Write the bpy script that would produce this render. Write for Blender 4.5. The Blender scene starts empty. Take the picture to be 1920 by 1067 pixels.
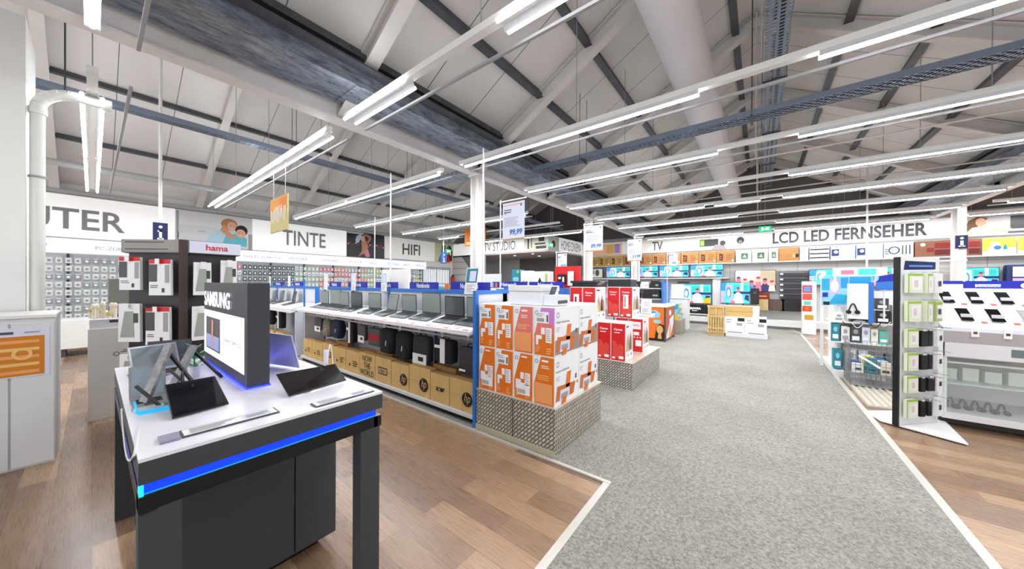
import bpy, bmesh, math, random
from mathutils import Vector, Matrix
random.seed(7)
S = bpy.context.scene
C = S.collection
PI = math.pi

# ------------------------------------------------------------------ camera
f_px, cam_h = 605.0, 1.55
th = math.atan(465/605.0); ro = math.radians(.298); pt = math.atan(2/605.0)
F0 = Vector((-math.sin(th), math.cos(th), 0)); R0 = Vector((math.cos(th), math.sin(th), 0)); Zv = Vector((0, 0, 1))
Rv = math.cos(ro)*R0 + math.sin(ro)*Zv; U0 = math.cos(ro)*Zv - math.sin(ro)*R0
Fv = math.cos(pt)*F0 - math.sin(pt)*U0; Uv = math.cos(pt)*U0 + math.sin(pt)*F0
cd = bpy.data.cameras.new('camera'); cam = bpy.data.objects.new('camera', cd); C.objects.link(cam)
cd.sensor_width = 36; cd.lens = f_px/1920*36; cd.clip_start = .05; cd.clip_end = 200
m4 = Matrix((Rv, Uv, -Fv)).transposed().to_4x4(); m4.translation = Vector((0, 0, cam_h)); cam.matrix_world = m4
S.camera = cam

# ------------------------------------------------------------------ world and exposure
W = bpy.data.worlds.new('world'); S.world = W; W.use_nodes = True
W.node_tree.nodes['Background'].inputs[0].default_value = (.96, .975, 1, 1)
W.node_tree.nodes['Background'].inputs[1].default_value = 2.1
S.view_settings.view_transform = 'Standard'; S.view_settings.look = 'None'
S.view_settings.exposure = 0.12; S.view_settings.gamma = 1.0; S.view_settings.use_curve_mapping = False
TWIN_POWER = 13.0        # the paired tubes of the two front rows
TUBE_POWER = 55.0        # emission of the fluorescent tubes
LAMP_WATT = 8.5        # per metre of light row

# ------------------------------------------------------------------ materials
def lin(c):
    return tuple((x/12.92 if x <= .04045 else ((x+.055)/1.055)**2.4) for x in c)
MATS = {}
def M(name, col=None, rough=.5, metal=0, emit=0, var=0.0, scale=8, trans=0, coat=0):
    if name in MATS: return MATS[name]
    m = bpy.data.materials.new(name); m.use_nodes = True; nt = m.node_tree; b = nt.nodes['Principled BSDF']
    c = (*lin(col), 1)
    b.inputs['Base Color'].default_value = c
    b.inputs['Roughness'].default_value = rough; b.inputs['Metallic'].default_value = metal
    if coat: b.inputs['Coat Weight'].default_value = coat
    if trans: b.inputs['Alpha'].default_value = 1-trans
    if emit:
        b.inputs['Emission Color'].default_value = c; b.inputs['Emission Strength'].default_value = emit
    elif var:
        tc = nt.nodes.new('ShaderNodeTexCoord'); n = nt.nodes.new('ShaderNodeTexNoise'); n.inputs['Scale'].default_value = scale
        r = nt.nodes.new('ShaderNodeMapRange'); r.inputs['To Min'].default_value = 1-var; r.inputs['To Max'].default_value = 1+var
        r.inputs['From Min'].default_value = .3; r.inputs['From Max'].default_value = .7
        mx = nt.nodes.new('ShaderNodeMix'); mx.data_type = 'RGBA'; mx.blend_type = 'MULTIPLY'; mx.inputs[0].default_value = 1
        cc = nt.nodes.new('ShaderNodeCombineColor')
        nt.links.new(tc.outputs['Object'], n.inputs['Vector']); nt.links.new(n.outputs['Fac'], r.inputs['Value'])
        for k in range(3): nt.links.new(r.outputs[0], cc.inputs[k])
        mx.inputs[6].default_value = c; nt.links.new(cc.outputs[0], mx.inputs[7]); nt.links.new(mx.outputs[2], b.inputs['Base Color'])
    MATS[name] = m
    return m
def nodes(m):
    nt = m.node_tree
    def N(t, **k):
        n = nt.nodes.new('ShaderNode'+t)
        for a, v in k.items():
            if a.startswith('_'): setattr(n, a[1:], v)
            else: n.inputs[a].default_value = v
        return n
    return nt, N, nt.nodes['Principled BSDF'], lambda a, b: nt.links.new(a, b)

def wood_floor():
    m = M('floor_wood', (.5, .33, .22), .28); nt, N, b, L = nodes(m)
    tc = N('TexCoord'); br = N('TexBrick', **{'Scale': 1.0, 'Brick Width': 1.3, 'Row Height': .17, 'Mortar Size': .0012, 'Bias': 0.0})
    br.offset = .37; br.inputs['Color1'].default_value = (*lin((.69, .57, .45)), 1); br.inputs['Color2'].default_value = (*lin((.46, .36, .29)), 1)
    br.inputs['Mortar'].default_value = (*lin((.30, .23, .18)), 1)
    mp = N('Mapping'); mp.inputs['Scale'].default_value = (1.6, 30, 1); n = N('TexNoise', Scale=3.4, Detail=8.0, Roughness=.7)
    mx = N('Mix', _data_type='RGBA', _blend_type='OVERLAY'); mx.inputs[0].default_value = .5
    L(tc.outputs['Object'], br.inputs['Vector']); L(tc.outputs['Object'], mp.inputs['Vector']); L(mp.outputs[0], n.inputs['Vector'])
    L(br.outputs['Color'], mx.inputs[6]); L(n.outputs['Fac'], mx.inputs[7]); L(mx.outputs[2], b.inputs['Base Color'])
    r = N('MapRange'); r.inputs['To Min'].default_value = .20; r.inputs['To Max'].default_value = .36; L(n.outputs['Fac'], r.inputs['Value']); L(r.outputs[0], b.inputs['Roughness'])
    return m
def carpet_mat():
    m = M('carpet_grey', (.5, .5, .48), .95); nt, N, b, L = nodes(m)
    tc = N('TexCoord'); n = N('TexNoise', Scale=60.0, Detail=4.0, Roughness=.8); n2 = N('TexNoise', Scale=1.2, Detail=2.0)
    cr = N('ValToRGB'); e = cr.color_ramp.elements
    e[0].position = .34; e[0].color = (*lin((.39, .385, .365)), 1); e[1].position = .64; e[1].color = (*lin((.65, .64, .61)), 1)
    bp = N('Bump', Strength=.35, Distance=.004)
    L(tc.outputs['Object'], n.inputs['Vector']); L(tc.outputs['Object'], n2.inputs['Vector']); L(n.outputs['Fac'], cr.inputs[0])
    mx = N('Mix', _data_type='RGBA', _blend_type='OVERLAY'); mx.inputs[0].default_value = .25
    L(cr.outputs[0], mx.inputs[6]); L(n2.outputs['Fac'], mx.inputs[7]); L(mx.outputs[2], b.inputs['Base Color'])
    L(n.outputs['Fac'], bp.inputs['Height']); L(bp.outputs[0], b.inputs['Normal'])
    return m
def roof_mat():
    m = M('roof_panel', (.85, .835, .83), .6); nt, N, b, L = nodes(m)
    tc = N('TexCoord'); sx = N('SeparateXYZ'); L(tc.outputs['Object'], sx.inputs[0])
    a = N('Math', _operation='ADD'); a.inputs[1].default_value = 100.55-.02; L(sx.outputs[1], a.inputs[0])
    md = N('Math', _operation='MODULO'); md.inputs[1].default_value = .8333; L(a.outputs[0], md.inputs[0])
    lt = N('Math', _operation='LESS_THAN'); lt.inputs[1].default_value = .012; L(md.outputs[0], lt.inputs[0])
    n = N('TexNoise', Scale=.7, Detail=3.0); L(tc.outputs['Object'], n.inputs['Vector'])
    cr = N('ValToRGB'); e = cr.color_ramp.elements; e[0].position = .3; e[0].color = (*lin((.83, .82, .81)), 1); e[1].position = .7; e[1].color = (*lin((.90, .89, .885)), 1)
    L(n.outputs['Fac'], cr.inputs[0])
    mx = N('Mix', _data_type='RGBA'); L(lt.outputs[0], mx.inputs[0]); L(cr.outputs[0], mx.inputs[6]); mx.inputs[7].default_value = (*lin((.42, .41, .41)), 1)
    L(mx.outputs[2], b.inputs['Base Color'])
    return m
def checker_mat():
    m = M('checker_plate', (.7, .68, .64), .42, .3); nt, N, b, L = nodes(m)
    tc = N('TexCoord'); sx = N('SeparateXYZ'); L(tc.outputs['Object'], sx.inputs[0])
    s = N('Math', _operation='ADD'); L(sx.outputs[0], s.inputs[0]); L(sx.outputs[1], s.inputs[1])
    zz = N('Math', _operation='ADD'); L(sx.outputs[2], zz.inputs[0]); zz.inputs[1].default_value = 0
    p = N('Math', _operation='ADD'); q = N('Math', _operation='SUBTRACT')
    L(s.outputs[0], p.inputs[0]); L(zz.outputs[0], p.inputs[1]); L(zz.outputs[0], q.inputs[0]); L(s.outputs[0], q.inputs[1])
    cb = N('CombineXYZ'); L(p.outputs[0], cb.inputs[0]); L(q.outputs[0], cb.inputs[1])
    br = N('TexBrick', **{'Scale': 1.0, 'Brick Width': .080, 'Row Height': .040, 'Mortar Size': .0105, 'Mortar Smooth': .3})
    br.offset = .5; br.inputs['Color1'].default_value = (*lin((.90, .88, .84)), 1); br.inputs['Color2'].default_value = (*lin((.74, .71, .67)), 1)
    br.inputs['Mortar'].default_value = (*lin((.46, .44, .40)), 1); L(cb.outputs[0], br.inputs['Vector']); L(br.outputs['Color'], b.inputs['Base Color'])
    bp = N('Bump', Strength=.5, Distance=.003, _invert=True); L(br.outputs['Fac'], bp.inputs['Height']); L(bp.outputs[0], b.inputs['Normal'])
    return m
def galv_mat():
    m = M('galvanised', (.42, .46, .52), .38, .6); nt, N, b, L = nodes(m)
    tc = N('TexCoord'); mp = N('Mapping'); mp.inputs['Scale'].default_value = (3, .8, 3); n = N('TexNoise', Scale=5.0, Detail=8.0, Roughness=.75)
    cr = N('ValToRGB'); e = cr.color_ramp.elements; e[0].position = .35; e[0].color = (*lin((.34, .38, .43)), 1); e[1].position = .68; e[1].color = (*lin((.72, .76, .82)), 1)
    L(tc.outputs['Object'], mp.inputs['Vector']); L(mp.outputs[0], n.inputs['Vector']); L(n.outputs['Fac'], cr.inputs[0]); L(cr.outputs[0], b.inputs['Base Color'])
    return m
FLOORW = wood_floor(); CARPET = carpet_mat(); ROOF = roof_mat(); CHECK = checker_mat(); GALV = galv_mat()
WHITE = M('white_paint', (.90, .90, .89), .5, var=.02); WALLM = M('wall_white', (.87, .87, .86), .7, var=.03, scale=2)
STEEL = M('rafter_paint', (.84, .825, .81), .5, var=.05, scale=3); BEAMW = M('beam_white', (.90, .89, .88), .5, var=.03)
PURL = M('purlin_steel', (.36, .37, .39), .45, .5, var=.15); TRIM = M('trim_alu', (.80, .79, .76), .4, .2)
BLUE = M('gondola_blue', (.16, .44, .76), .4); NAVY = M('header_navy', (.03, .10, .62), .4); DBLUE = M('sign_blue', (.05, .12, .33), .5)
GREY = M('grey_paint', (.62, .62, .63), .5); LGREY = M('light_grey', (.80, .81, .83), .5); DGREY = M('dark_grey', (.27, .27, .29), .45)
GRAPH = M('graphite', (.235, .245, .265), .5, var=.04); BLACK = M('black_plastic', (.05, .05, .055), .35); SOFTBLK = M('black_fabric', (.085, .09, .11), .85, var=.15, scale=40)
GLOSSBLK = M('screen_off', (.045, .04, .075), .08, coat=.5); SILVER = M('silver', (.74, .75, .77), .3, .6); TXT = M('letter_grey', (.54, .54, .54), .6)
TXTD = M('letter_dark', (.30, .30, .31), .6); CARD = M('cardboard', (.80, .66, .42), .8, var=.05, scale=12); CARD2 = M('cardboard_dark', (.60, .44, .26), .8, var=.08, scale=10)
CARDL = M('cardboard_seam', (.58, .45, .27), .8); INK = M('ink_black', (.10, .07, .05), .7); ORANGE = M('orange_print', (.88, .44, .05), .5, var=.02)
ORL = M('orange_light', (.93, .62, .38), .5); PINK = M('pink_print', (.88, .47, .42), .5); LILAC = M('lilac_print', (.80, .50, .80), .5)
RED = M('red_print', (.80, .05, .06), .45); RED2 = M('red_light', (.86, .27, .22), .5); DRED = M('dark_red', (.50, .10, .08), .6)
PAPER = M('paper_white', (.94, .94, .95), .6); PAPER2 = M('paper_lilac', (.84, .86, .93), .6); CREAM = M('cream', (.93, .90, .82), .6)
HPB = M('logo_blue', (.25, .50, .72), .5); PRICE = M('price_blue', (.16, .42, .66), .5); TEAL = M('teal_print', (.10, .52, .58), .5)
YELLOW = M('yellow_print', (.86, .79, .24), .5); GREEN = M('green_print', (.62, .78, .28), .5); LGREEN = M('pale_green', (.86, .92, .78), .5)
SKIN = M('print_skin', (.88, .68, .56), .6); SKY = M('print_sky', (.55, .78, .88), .6); BROWN = M('brown', (.34, .25, .22), .6, var=.1)
TAUPE = M('taupe_wall', (.42, .38, .38), .7, var=.04, scale=2); WOODL = M('light_wood', (.80, .70, .48), .6, var=.12, scale=14); GLASS = M('glass', (.96, .99, .98), .05, trans=.90)
GLASSG = M('glass_shelf', (.84, .93, .90), .1, trans=.4); TUBE = M('tube_light', (.985, .99, 1), .5, emit=TUBE_POWER); TUBE2 = M('tube_light_pair', (.985, .99, 1), .5, emit=TWIN_POWER)
LEDB = M('led_blue', (.01, .22, .85), .4, emit=.85); LEDC = M('led_cyan', (.10, .80, .92), .4, emit=1.0); LEDF = M('led_foot', (.10, .14, 1), .4, emit=6)
LITW = M('lit_panel', (.95, .95, 1), .5, emit=.75); LITS = M('lit_sign', (.95, .95, .95), .5, emit=.35); LEDW = M('lit_letters', (.93, .93, 1), .4, emit=2.0)
SCY = M('screen_cyan', (.25, .78, .90), .3, emit=.55); SBL = M('screen_blue', (.12, .50, .85), .3, emit=.5); SWH = M('screen_white', (.93, .88, .97), .3, emit=.6)
SLI = M('screen_lilac', (.66, .58, .88), .3, emit=.55); SPK = M('screen_pink', (.88, .40, .50), .3, emit=.5); SDK = M('screen_navy', (.12, .14, .35), .3, emit=.3)
SGN = M('screen_teal', (.12, .66, .62), .3, emit=.5); SOR = M('screen_orange', (.95, .65, .08), .3, emit=.5); EXITG = M('exit_green', (.10, .75, .50), .5, emit=.8)
SGR = M('laptop_screen', (.52, .57, .56), .12, coat=.4); SGR2 = M('laptop_screen_dark', (.30, .33, .35), .12, coat=.4); KEYS = M('laptop_deck', (.42, .44, .45), .4, .3)

# ------------------------------------------------------------------ mesh builder
class Fr:                                   # a face frame: a right, b up, d out
    def __init__(s, o, r, u=(0, 0, 1)):
        s.o = Vector(o); s.r = Vector(r).normalized(); s.u = Vector(u).normalized(); s.n = s.r.cross(s.u)
    def p(s, a, b, d=0): return s.o + a*s.r + b*s.u + d*s.n
KIDS = {}
_tcache = {}
def text_geo(txt, shear=0, bold=0):
    k = (txt, shear, bold)
    if k in _tcache: return _tcache[k]
    cu = bpy.data.curves.new('t', 'FONT'); cu.body = txt; cu.size = 1; cu.shear = shear; cu.offset = bold; cu.resolution_u = 3
    cu.align_x = 'CENTER'; cu.space_line = .85
    o = bpy.data.objects.new('t', cu); C.objects.link(o)
    me = bpy.data.meshes.new_from_object(o.evaluated_get(bpy.context.evaluated_depsgraph_get()))
    vs = [v.co.copy() for v in me.vertices]; fs = [tuple(p.vertices) for p in me.polygons]
    bpy.data.objects.remove(o); bpy.data.curves.remove(cu); bpy.data.meshes.remove(me)
    x0 = min(v.x for v in vs); x1 = max(v.x for v in vs); y0 = min(v.y for v in vs); y1 = max(v.y for v in vs)
    vs = [((v.x-x0)/(x1-x0), (v.y-y0)/(y1-y0)) for v in vs]
    _tcache[k] = (vs, fs); return _tcache[k]
class MB:
    def __init__(s): s.v = []; s.f = []; s.m = []; s.sm = []; s.mats = []
    def mi(s, m):
        if m not in s.mats: s.mats.append(m)
        return s.mats.index(m)
    def add(s, vs, fs, m, smooth=False):
        b = len(s.v); s.v += [Vector(v) for v in vs]; i = s.mi(m)
        for f in fs: s.f.append(tuple(b+k for k in f)); s.m.append(i); s.sm.append(smooth)
        return s
    def box(s, a, b, m, M4=None):
        x0, y0, z0 = a; x1, y1, z1 = b
        if x0 > x1: x0, x1 = x1, x0
        if y0 > y1: y0, y1 = y1, y0
        if z0 > z1: z0, z1 = z1, z0
        v = [Vector(q) for q in ((x0,y0,z0),(x1,y0,z0),(x1,y1,z0),(x0,y1,z0),(x0,y0,z1),(x1,y0,z1),(x1,y1,z1),(x0,y1,z1))]
        if M4 is not None: v = [M4 @ q for q in v]
        return s.add(v, [(0,3,2,1),(4,5,6,7),(0,1,5,4),(1,2,6,5),(2,3,7,6),(3,0,4,7)], m)
    def bar(s, p, q, w, h, m, up=(0, 0, 1)):          # box bar from p to q
        p = Vector(p); q = Vector(q); d = (q-p); L = d.length; d.normalize(); up = Vector(up)
        if abs(d.dot(up)) > .99: up = Vector((1, 0, 0))
        r = d.cross(up).normalized(); u = r.cross(d)
        v = [e + a*r*w/2 + b*u*h/2 for e in (p, q) for a, b in ((-1,-1),(1,-1),(1,1),(-1,1))]
        return s.add(v, [(0,1,2,3),(7,6,5,4),(0,4,5,1),(1,5,6,2),(2,6,7,3),(3,7,4,0)], m)
    def cyl(s, p, q, r, m, n=10, r2=None, cap=True):
        p = Vector(p); q = Vector(q); d = (q-p).normalized(); up = Vector((0,0,1)) if abs(d.z) < .9 else Vector((1,0,0))
        a = d.cross(up).normalized(); b = a.cross(d); r2 = r if r2 is None else r2
        v = [p+r*(math.cos(2*PI*k/n)*a+math.sin(2*PI*k/n)*b) for k in range(n)] + [q+r2*(math.cos(2*PI*k/n)*a+math.sin(2*PI*k/n)*b) for k in range(n)]
        s.add(v, [(k, k+n, (k+1) % n+n, (k+1) % n) for k in range(n)], m, True)
        if cap: s.add(v, [tuple(range(n)), tuple(range(2*n-1, n-1, -1))], m)
        return s
    def path(s, pts, r, m, n=6):
        for a, b in zip(pts, pts[1:]): s.cyl(a, b, r, m, n)
        return s
    def prism(s, poly, z0, z1, m):
        n = len(poly); v = [(x, y, z0) for x, y in poly] + [(x, y, z1) for x, y in poly]
        return s.add(v, [tuple(range(n-1, -1, -1)), tuple(range(n, 2*n))] + [(k, (k+1) % n, (k+1) % n+n, k+n) for k in range(n)], m)
    def ball(s, c, r, m, seg=10, ring=6):
        c = Vector(c); r = Vector(r) if hasattr(r, '__len__') else Vector((r, r, r)); v = []
        for i in range(1, ring):
            for j in range(seg):
                a = PI*i/ring; b = 2*PI*j/seg; v.append(c+Vector((r.x*math.sin(a)*math.cos(b), r.y*math.sin(a)*math.sin(b), r.z*math.cos(a))))
        v += [c+Vector((0,0,r.z)), c-Vector((0,0,r.z))]; t = len(v)-2; f = []
        for i in range(ring-2):
            for j in range(seg): f.append((i*seg+j, (i+1)*seg+j, (i+1)*seg+(j+1) % seg, i*seg+(j+1) % seg))
        for j in range(seg): f.append((t, j, (j+1) % seg)); f.append((t+1, (ring-2)*seg+(j+1) % seg, (ring-2)*seg+j))
        return s.add(v, f, m, True)
    # prints on a face frame
    def rect(s, fr, a0, b0, a1, b1, m, d=.0015): return s.add([fr.p(a0,b0,d), fr.p(a1,b0,d), fr.p(a1,b1,d), fr.p(a0,b1,d)], [(0,1,2,3)], m)
    def poly(s, fr, pts, m, d=.0015): return s.add([fr.p(a, b, d) for a, b in pts], [tuple(range(len(pts)))], m)
    def disc(s, fr, a, b, ra, m, rb=None, d=.002, n=16):
        rb = ra if rb is None else rb
        return s.poly(fr, [(a+ra*math.cos(2*PI*k/n), b+rb*math.sin(2*PI*k/n)) for k in range(n)], m, d)
    def ring(s, fr, a, b, r0, r1, m, d=.002, n=16):
        v = []
        for k in range(n):
            c, e = math.cos(2*PI*k/n), math.sin(2*PI*k/n); v += [fr.p(a+r0*c, b+r0*e, d), fr.p(a+r1*c, b+r1*e, d)]
        return s.add(v, [(2*k, 2*k+1, (2*k+3) % (2*n), (2*k+2) % (2*n)) for k in range(n)], m)
    def text(s, fr, a0, b0, a1, b1, txt, m, d=.003, shear=0, bold=0):
        vs, fs = text_geo(txt, shear, bold)
        return s.add([fr.p(a0+x*(a1-a0), b0+y*(b1-b0), d) for x, y in vs], fs, m)
    def lines(s, fr, a0, b0, a1, b1, n, m, d=.0025):
        h = (b1-b0)/n
        for k in range(n): s.rect(fr, a0, b0+h*k+h*.25, a0+(a1-a0)*random.uniform(.6, 1), b0+h*k+h*.65, m, d)
        return s
    def build(s, name, parent=None, world=False, bev=0, **tags):
        vs = s.v
        if parent is not None and world:
            inv = (Matrix.Translation(parent.location) @ parent.rotation_euler.to_matrix().to_4x4())
            if parent.parent is not None: inv = Matrix.Translation(parent.parent.location) @ parent.parent.rotation_euler.to_matrix().to_4x4() @ inv
            inv = inv.inverted(); vs = [inv @ v for v in vs]
        me = bpy.data.meshes.new(name); me.from_pydata([tuple(v) for v in vs], [], s.f)
        for m in s.mats: me.materials.append(m)
        me.polygons.foreach_set('material_index', s.m); me.polygons.foreach_set('use_smooth', s.sm)
        if bev:
            bm = bmesh.new(); bm.from_mesh(me); bmesh.ops.remove_doubles(bm, verts=bm.verts, dist=1e-5)
            bmesh.ops.bevel(bm, geom=[e for e in bm.edges if len(e.link_faces) == 2 and e.calc_face_angle(0) > .5], offset=bev, segments=2, affect='EDGES', profile=.6)
            bm.to_mesh(me); bm.free()
        me.update(); o = bpy.data.objects.new(name, me); C.objects.link(o)
        if parent is not None: o.parent = parent; KIDS.setdefault(parent.name, []).append(o)
        for k, v in tags.items(): o[k] = v
        return o
def thing(name, label, cat, loc=(0, 0, 0), rz=0, group=None, rx=0):
    o = bpy.data.objects.new(name, None); C.objects.link(o); o.location = loc; o.rotation_euler = (rx, 0, rz); o.empty_display_size = .1
    o['label'] = label; o['category'] = cat
    if group: o['group'] = group
    return o
def kids(o): return KIDS.get(o.name, [])
def dup(root, loc, rz=None, label=None, group=None):
    def cp(o, par):
        c = o.copy(); C.objects.link(c); c.parent = par
        for k in kids(o): cp(k, c)
        return c
    r = cp(root, None); r.location = loc
    if rz is not None: r.rotation_euler.z = rz
    if label: r['label'] = label
    if group: r['group'] = group
    return r
def struct(name, mb, **k): return mb.build(name, kind='structure', **k)
FACE_Y = lambda x, y, z: Fr((x, y, z), (1, 0, 0))        # faces the entrance (-Y)
FACE_X = lambda x, y, z: Fr((x, y, z), (0, 1, 0))        # faces the aisle (+X)

# ================================================================== THE SETTING
XL, XR, YB, YF = -13.5, 12.5, 15.6, -6.0
V1, V2, ZV, ZR = -4.25, 4.1, 3.6, 5.95                 # valleys of the saw roof, valley and ridge heights
RIDGES = (-8.87, -.075, 8.3)
PROF = [(XL, ZV+.08), (RIDGES[0], ZR), (V1, ZV+.02), (RIDGES[1], ZR), (V2, ZV+.02), (RIDGES[2], ZR), (XR, ZV+.08)]
struct('floor', MB().box((XL, YF, -.12), (XR, YB, 0), FLOORW))
mb = MB().box((XL+.5, 2.45, .0005), (1.02, YB, .008), CARPET).box((-.93, YF, .0005), (1.02, 2.45, .008), CARPET)
struct('floor_carpet', mb)
struct('trim_1', MB().box((-11.5, 2.43, 0), (-.905, 2.462, .012), TRIM))
struct('trim_2', MB().box((-.955, YF, 0), (-.905, 2.425, .012), TRIM))
struct('trim_3', MB().box((1.0, YF, 0), (1.055, 13.6, .014), TRIM))
struct('trim_4', MB().bar((1.03, 13.6, .006), (.78, 15.3, .006), .06, .014, TRIM))
struct('wall_left', MB().box((XL-.2, YF, 0), (XL, YB+.2, ZV+.36), WALLM))
struct('wall_right', MB().box((XR, YF, 0), (XR+.2, YB+.2, ZV+.36), WALLM))
mb = MB().box((XL, YB, 0), (XR, YB+.2, ZV), WALLM)
struct('wall_back', mb)
mb = MB(); GAB = M('gable_dark', (.40, .38, .37), .8)
for i in range(3):
    a, r, b = PROF[2*i], PROF[2*i+1], PROF[2*i+2]
    vs = [(x, y, z) for y in (YB+.02, YB+.18) for x, z in ((a[0], ZV-.01), (a[0], a[1]+.27), (r[0], r[1]+.27), (b[0], b[1]+.27), (b[0], ZV-.01))]
    mb.add(vs, [(0,1,2,3,4),(9,8,7,6,5),(0,5,6,1),(1,6,7,2),(2,7,8,3),(3,8,9,4),(4,9,5,0)], GAB)
struct('wall_back_gable', mb)
# roof skins, one per slope
for (x0, z0), (x1, z1) in zip(PROF, PROF[1:]):
    mb = MB(); vs = [(x, y, z+dz) for y in (YF, YB+.2) for x, z, dz in ((x0, z0, .26), (x1, z1, .26), (x1, z1, .36), (x0, z0, .36))]
    mb.add(vs, [(0,4,5,1),(3,2,6,7),(0,1,2,3),(7,6,5,4)], ROOF); struct('ceiling', mb)
# rafters: I-sections along each slope, bolted at the ridge
RY = [-3.05, -.55, 1.95, 4.45, 6.95, 9.45, 11.95, 14.45]
for y in RY:
    for i in range(3):
        a, r, b = PROF[2*i], PROF[2*i+1], PROF[2*i+2]
        mb = MB()
        for e in (a, b):
            p = Vector((e[0], y, e[1])); q = Vector((r[0], y, r[1])); n = Vector((-(q.z-p.z), 0, q.x-p.x)).normalized()
            if n.z < 0: n = -n
            mb.bar(p+n*.015, q+n*.015, .15, .018, STEEL); mb.bar(p+n*.11, q+n*.11, .02, .19, STEEL); mb.bar(p+n*.205, q+n*.205, .15, .018, STEEL)
        mb.box((r[0]-.012, y-.075, r[1]-.1), (r[0]+.012, y+.075, r[1]+.24), STEEL)
        struct('roof_rafter', mb)
# purlins between the rafters
PX = []
for i in range(6):
    (x0, z0), (x1, z1) = PROF[i], PROF[i+1]
    for t in ((.34, .68, .93) if i < 2 else (.14, .335, .535, .735, .93)): PX.append((x0+(x1-x0)*t if i % 2 == 0 else x1+(x0-x1)*t, z0+(z1-z0)*t if i % 2 == 0 else z1+(z0-z1)*t))
for x, z in PX:
    mb = MB(); mb.box((x-.03, YF, z+.17), (x+.03, YB, z+.262), PURL); mb.box((x-.055, YF, z+.165), (x+.055, YB, z+.173), PURL)
    struct('roof_purlin', mb)
# valley beams, gutters and posts
for X in (V1, V2):
    sg = 1 if X < 0 else -1
    mb = MB().box((X-.09, YF, ZV-.02), (X+.09, YB, ZV), BEAMW).box((X-.012, YF, ZV), (X+.012, YB, ZV+.3), BEAMW).box((X-.09, YF, ZV+.3), (X+.09, YB, ZV+.32), BEAMW)
    for y in RY[1:]: mb.box((X-.08, y-.008, ZV), (X+.08, y+.008, ZV+.3), BEAMW)
    struct('valley_beam', mb)
    mb = MB(); x0 = X+sg*.11; x1 = X+sg*.66
    mb.box((x0, YF, ZV+.165), (x1, YB, ZV+.18), GALV).box((x0, YF, ZV+.18), (x0+sg*.012, YB, ZV+.38), GALV).box((x1, YF, ZV+.18), (x1-sg*.012, YB, ZV+.34), GALV)
    for k in range(9): mb.box((x0, YF+2.6*k, ZV+.155), (x1, YF+2.6*k+.06, ZV+.165), GALV)
    mb.box((x1, YF, ZV+.33), (x1+sg*.14, YB, ZV+.35), PURL)
    struct('roof_gutter', mb)
def post(X, y, n):
    w = .095 if X < 0 else .05
    mb = MB(); mb.box((X-w, y-w, 0), (X-w+.015, y+w, ZV-.02), BEAMW).box((X+w-.015, y-w, 0), (X+w, y+w, ZV-.02), BEAMW).box((X-w+.015, y-.008, 0), (X+w-.015, y+.008, ZV-.02), BEAMW)
    mb.box((X-.16, y-.16, 0), (X+.16, y+.16, .02), BEAMW).box((X-.13, y-.13, ZV-.045), (X+.13, y+.13, ZV-.02), BEAMW)
    struct('steel_post', mb)
post(V1, 4.45, 0); post(V1, 9.45, 1); post(V1, 14.45, 2); post(V2, 14.0, 3); post(V2, 4.45+5, 4) if False else None
# knee braces from the posts up to the rafters of the left bay
for y in (1.95, 4.45, 6.95, 9.45):
    struct('brace_bar', MB().bar((V1+.05, y, ZV+.02), (V1+.95, y, ZV-.0), .05, .05, STEEL)) if False else None
# fascia boards on the walls
mb = MB(); F = FACE_X(XL, YF, 0); 
struct('trim_5', MB().box((XL, YF, 3.66), (XL+.12, YB, 3.78), GREY))
struct('trim_6', MB().box((XL, YB-.1, 3.6), (XR, YB, 3.74), GREY))

# column casing and down pipe at the left edge
struct('column_casing', MB().box((-6.4, -2.1, 0), (-5.52, -.385, 4.05), M('column_white', (.94, .95, .94), .5)))
mb = MB(); PW = M('pipe_white', (.90, .91, .89), .35)
PXc, PYc = -5.58, -.325
mb.cyl((PXc, PYc, 0), (PXc, PYc, 3.22), .046, PW, 14, cap=False)
pts = [(PXc, PYc, 3.22)] + [(PXc, PYc+.24*(1-math.cos(a)), 3.22+.22*math.sin(a)) for a in [k*PI/12 for k in range(1, 7)]] + [(PXc, .11, 3.44)]
for a, b in zip(pts, pts[1:]): mb.cyl(a, b, .05, PW, 14, cap=False)
mb.cyl((PXc, PYc, 3.17), (PXc, PYc, 3.23), .057, PW, 14); mb.cyl((PXc, .07, 3.44), (PXc, .13, 3.44), .06, PW, 14); mb.cyl((PXc, PYc, 2.55), (PXc, PYc, 2.57), .055, GREY, 14)
mb.build('down_pipe', label='white drain pipe bending over at its top beside the left column', category='pipe')

# studio room built into the back left corner
SX, SY, SZ = -7.35, 12.15, 3.03
mb = MB(); FY = FACE_Y(XL, SY, SZ); FX = FACE_X(SX, SY, SZ)
mb.box((XL, SY, SZ), (SX, SY+.12, SZ+.66), WALLM).box((SX-.12, SY, SZ), (SX, YB, SZ+.66), WALLM)
mb.rect(FY, .05, .02, SX-XL-1.3, .64, LITS); mb.rect(FX, .95, .02, YB-SY, .64, LITS)
mb.text(FY, 2.35, .12, 4.35, .55, 'TV STUDIO', TXTD); mb.text(FX, 1.15, .12, 3.25, .55, 'HOME CINEMA', TXTD)
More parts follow.
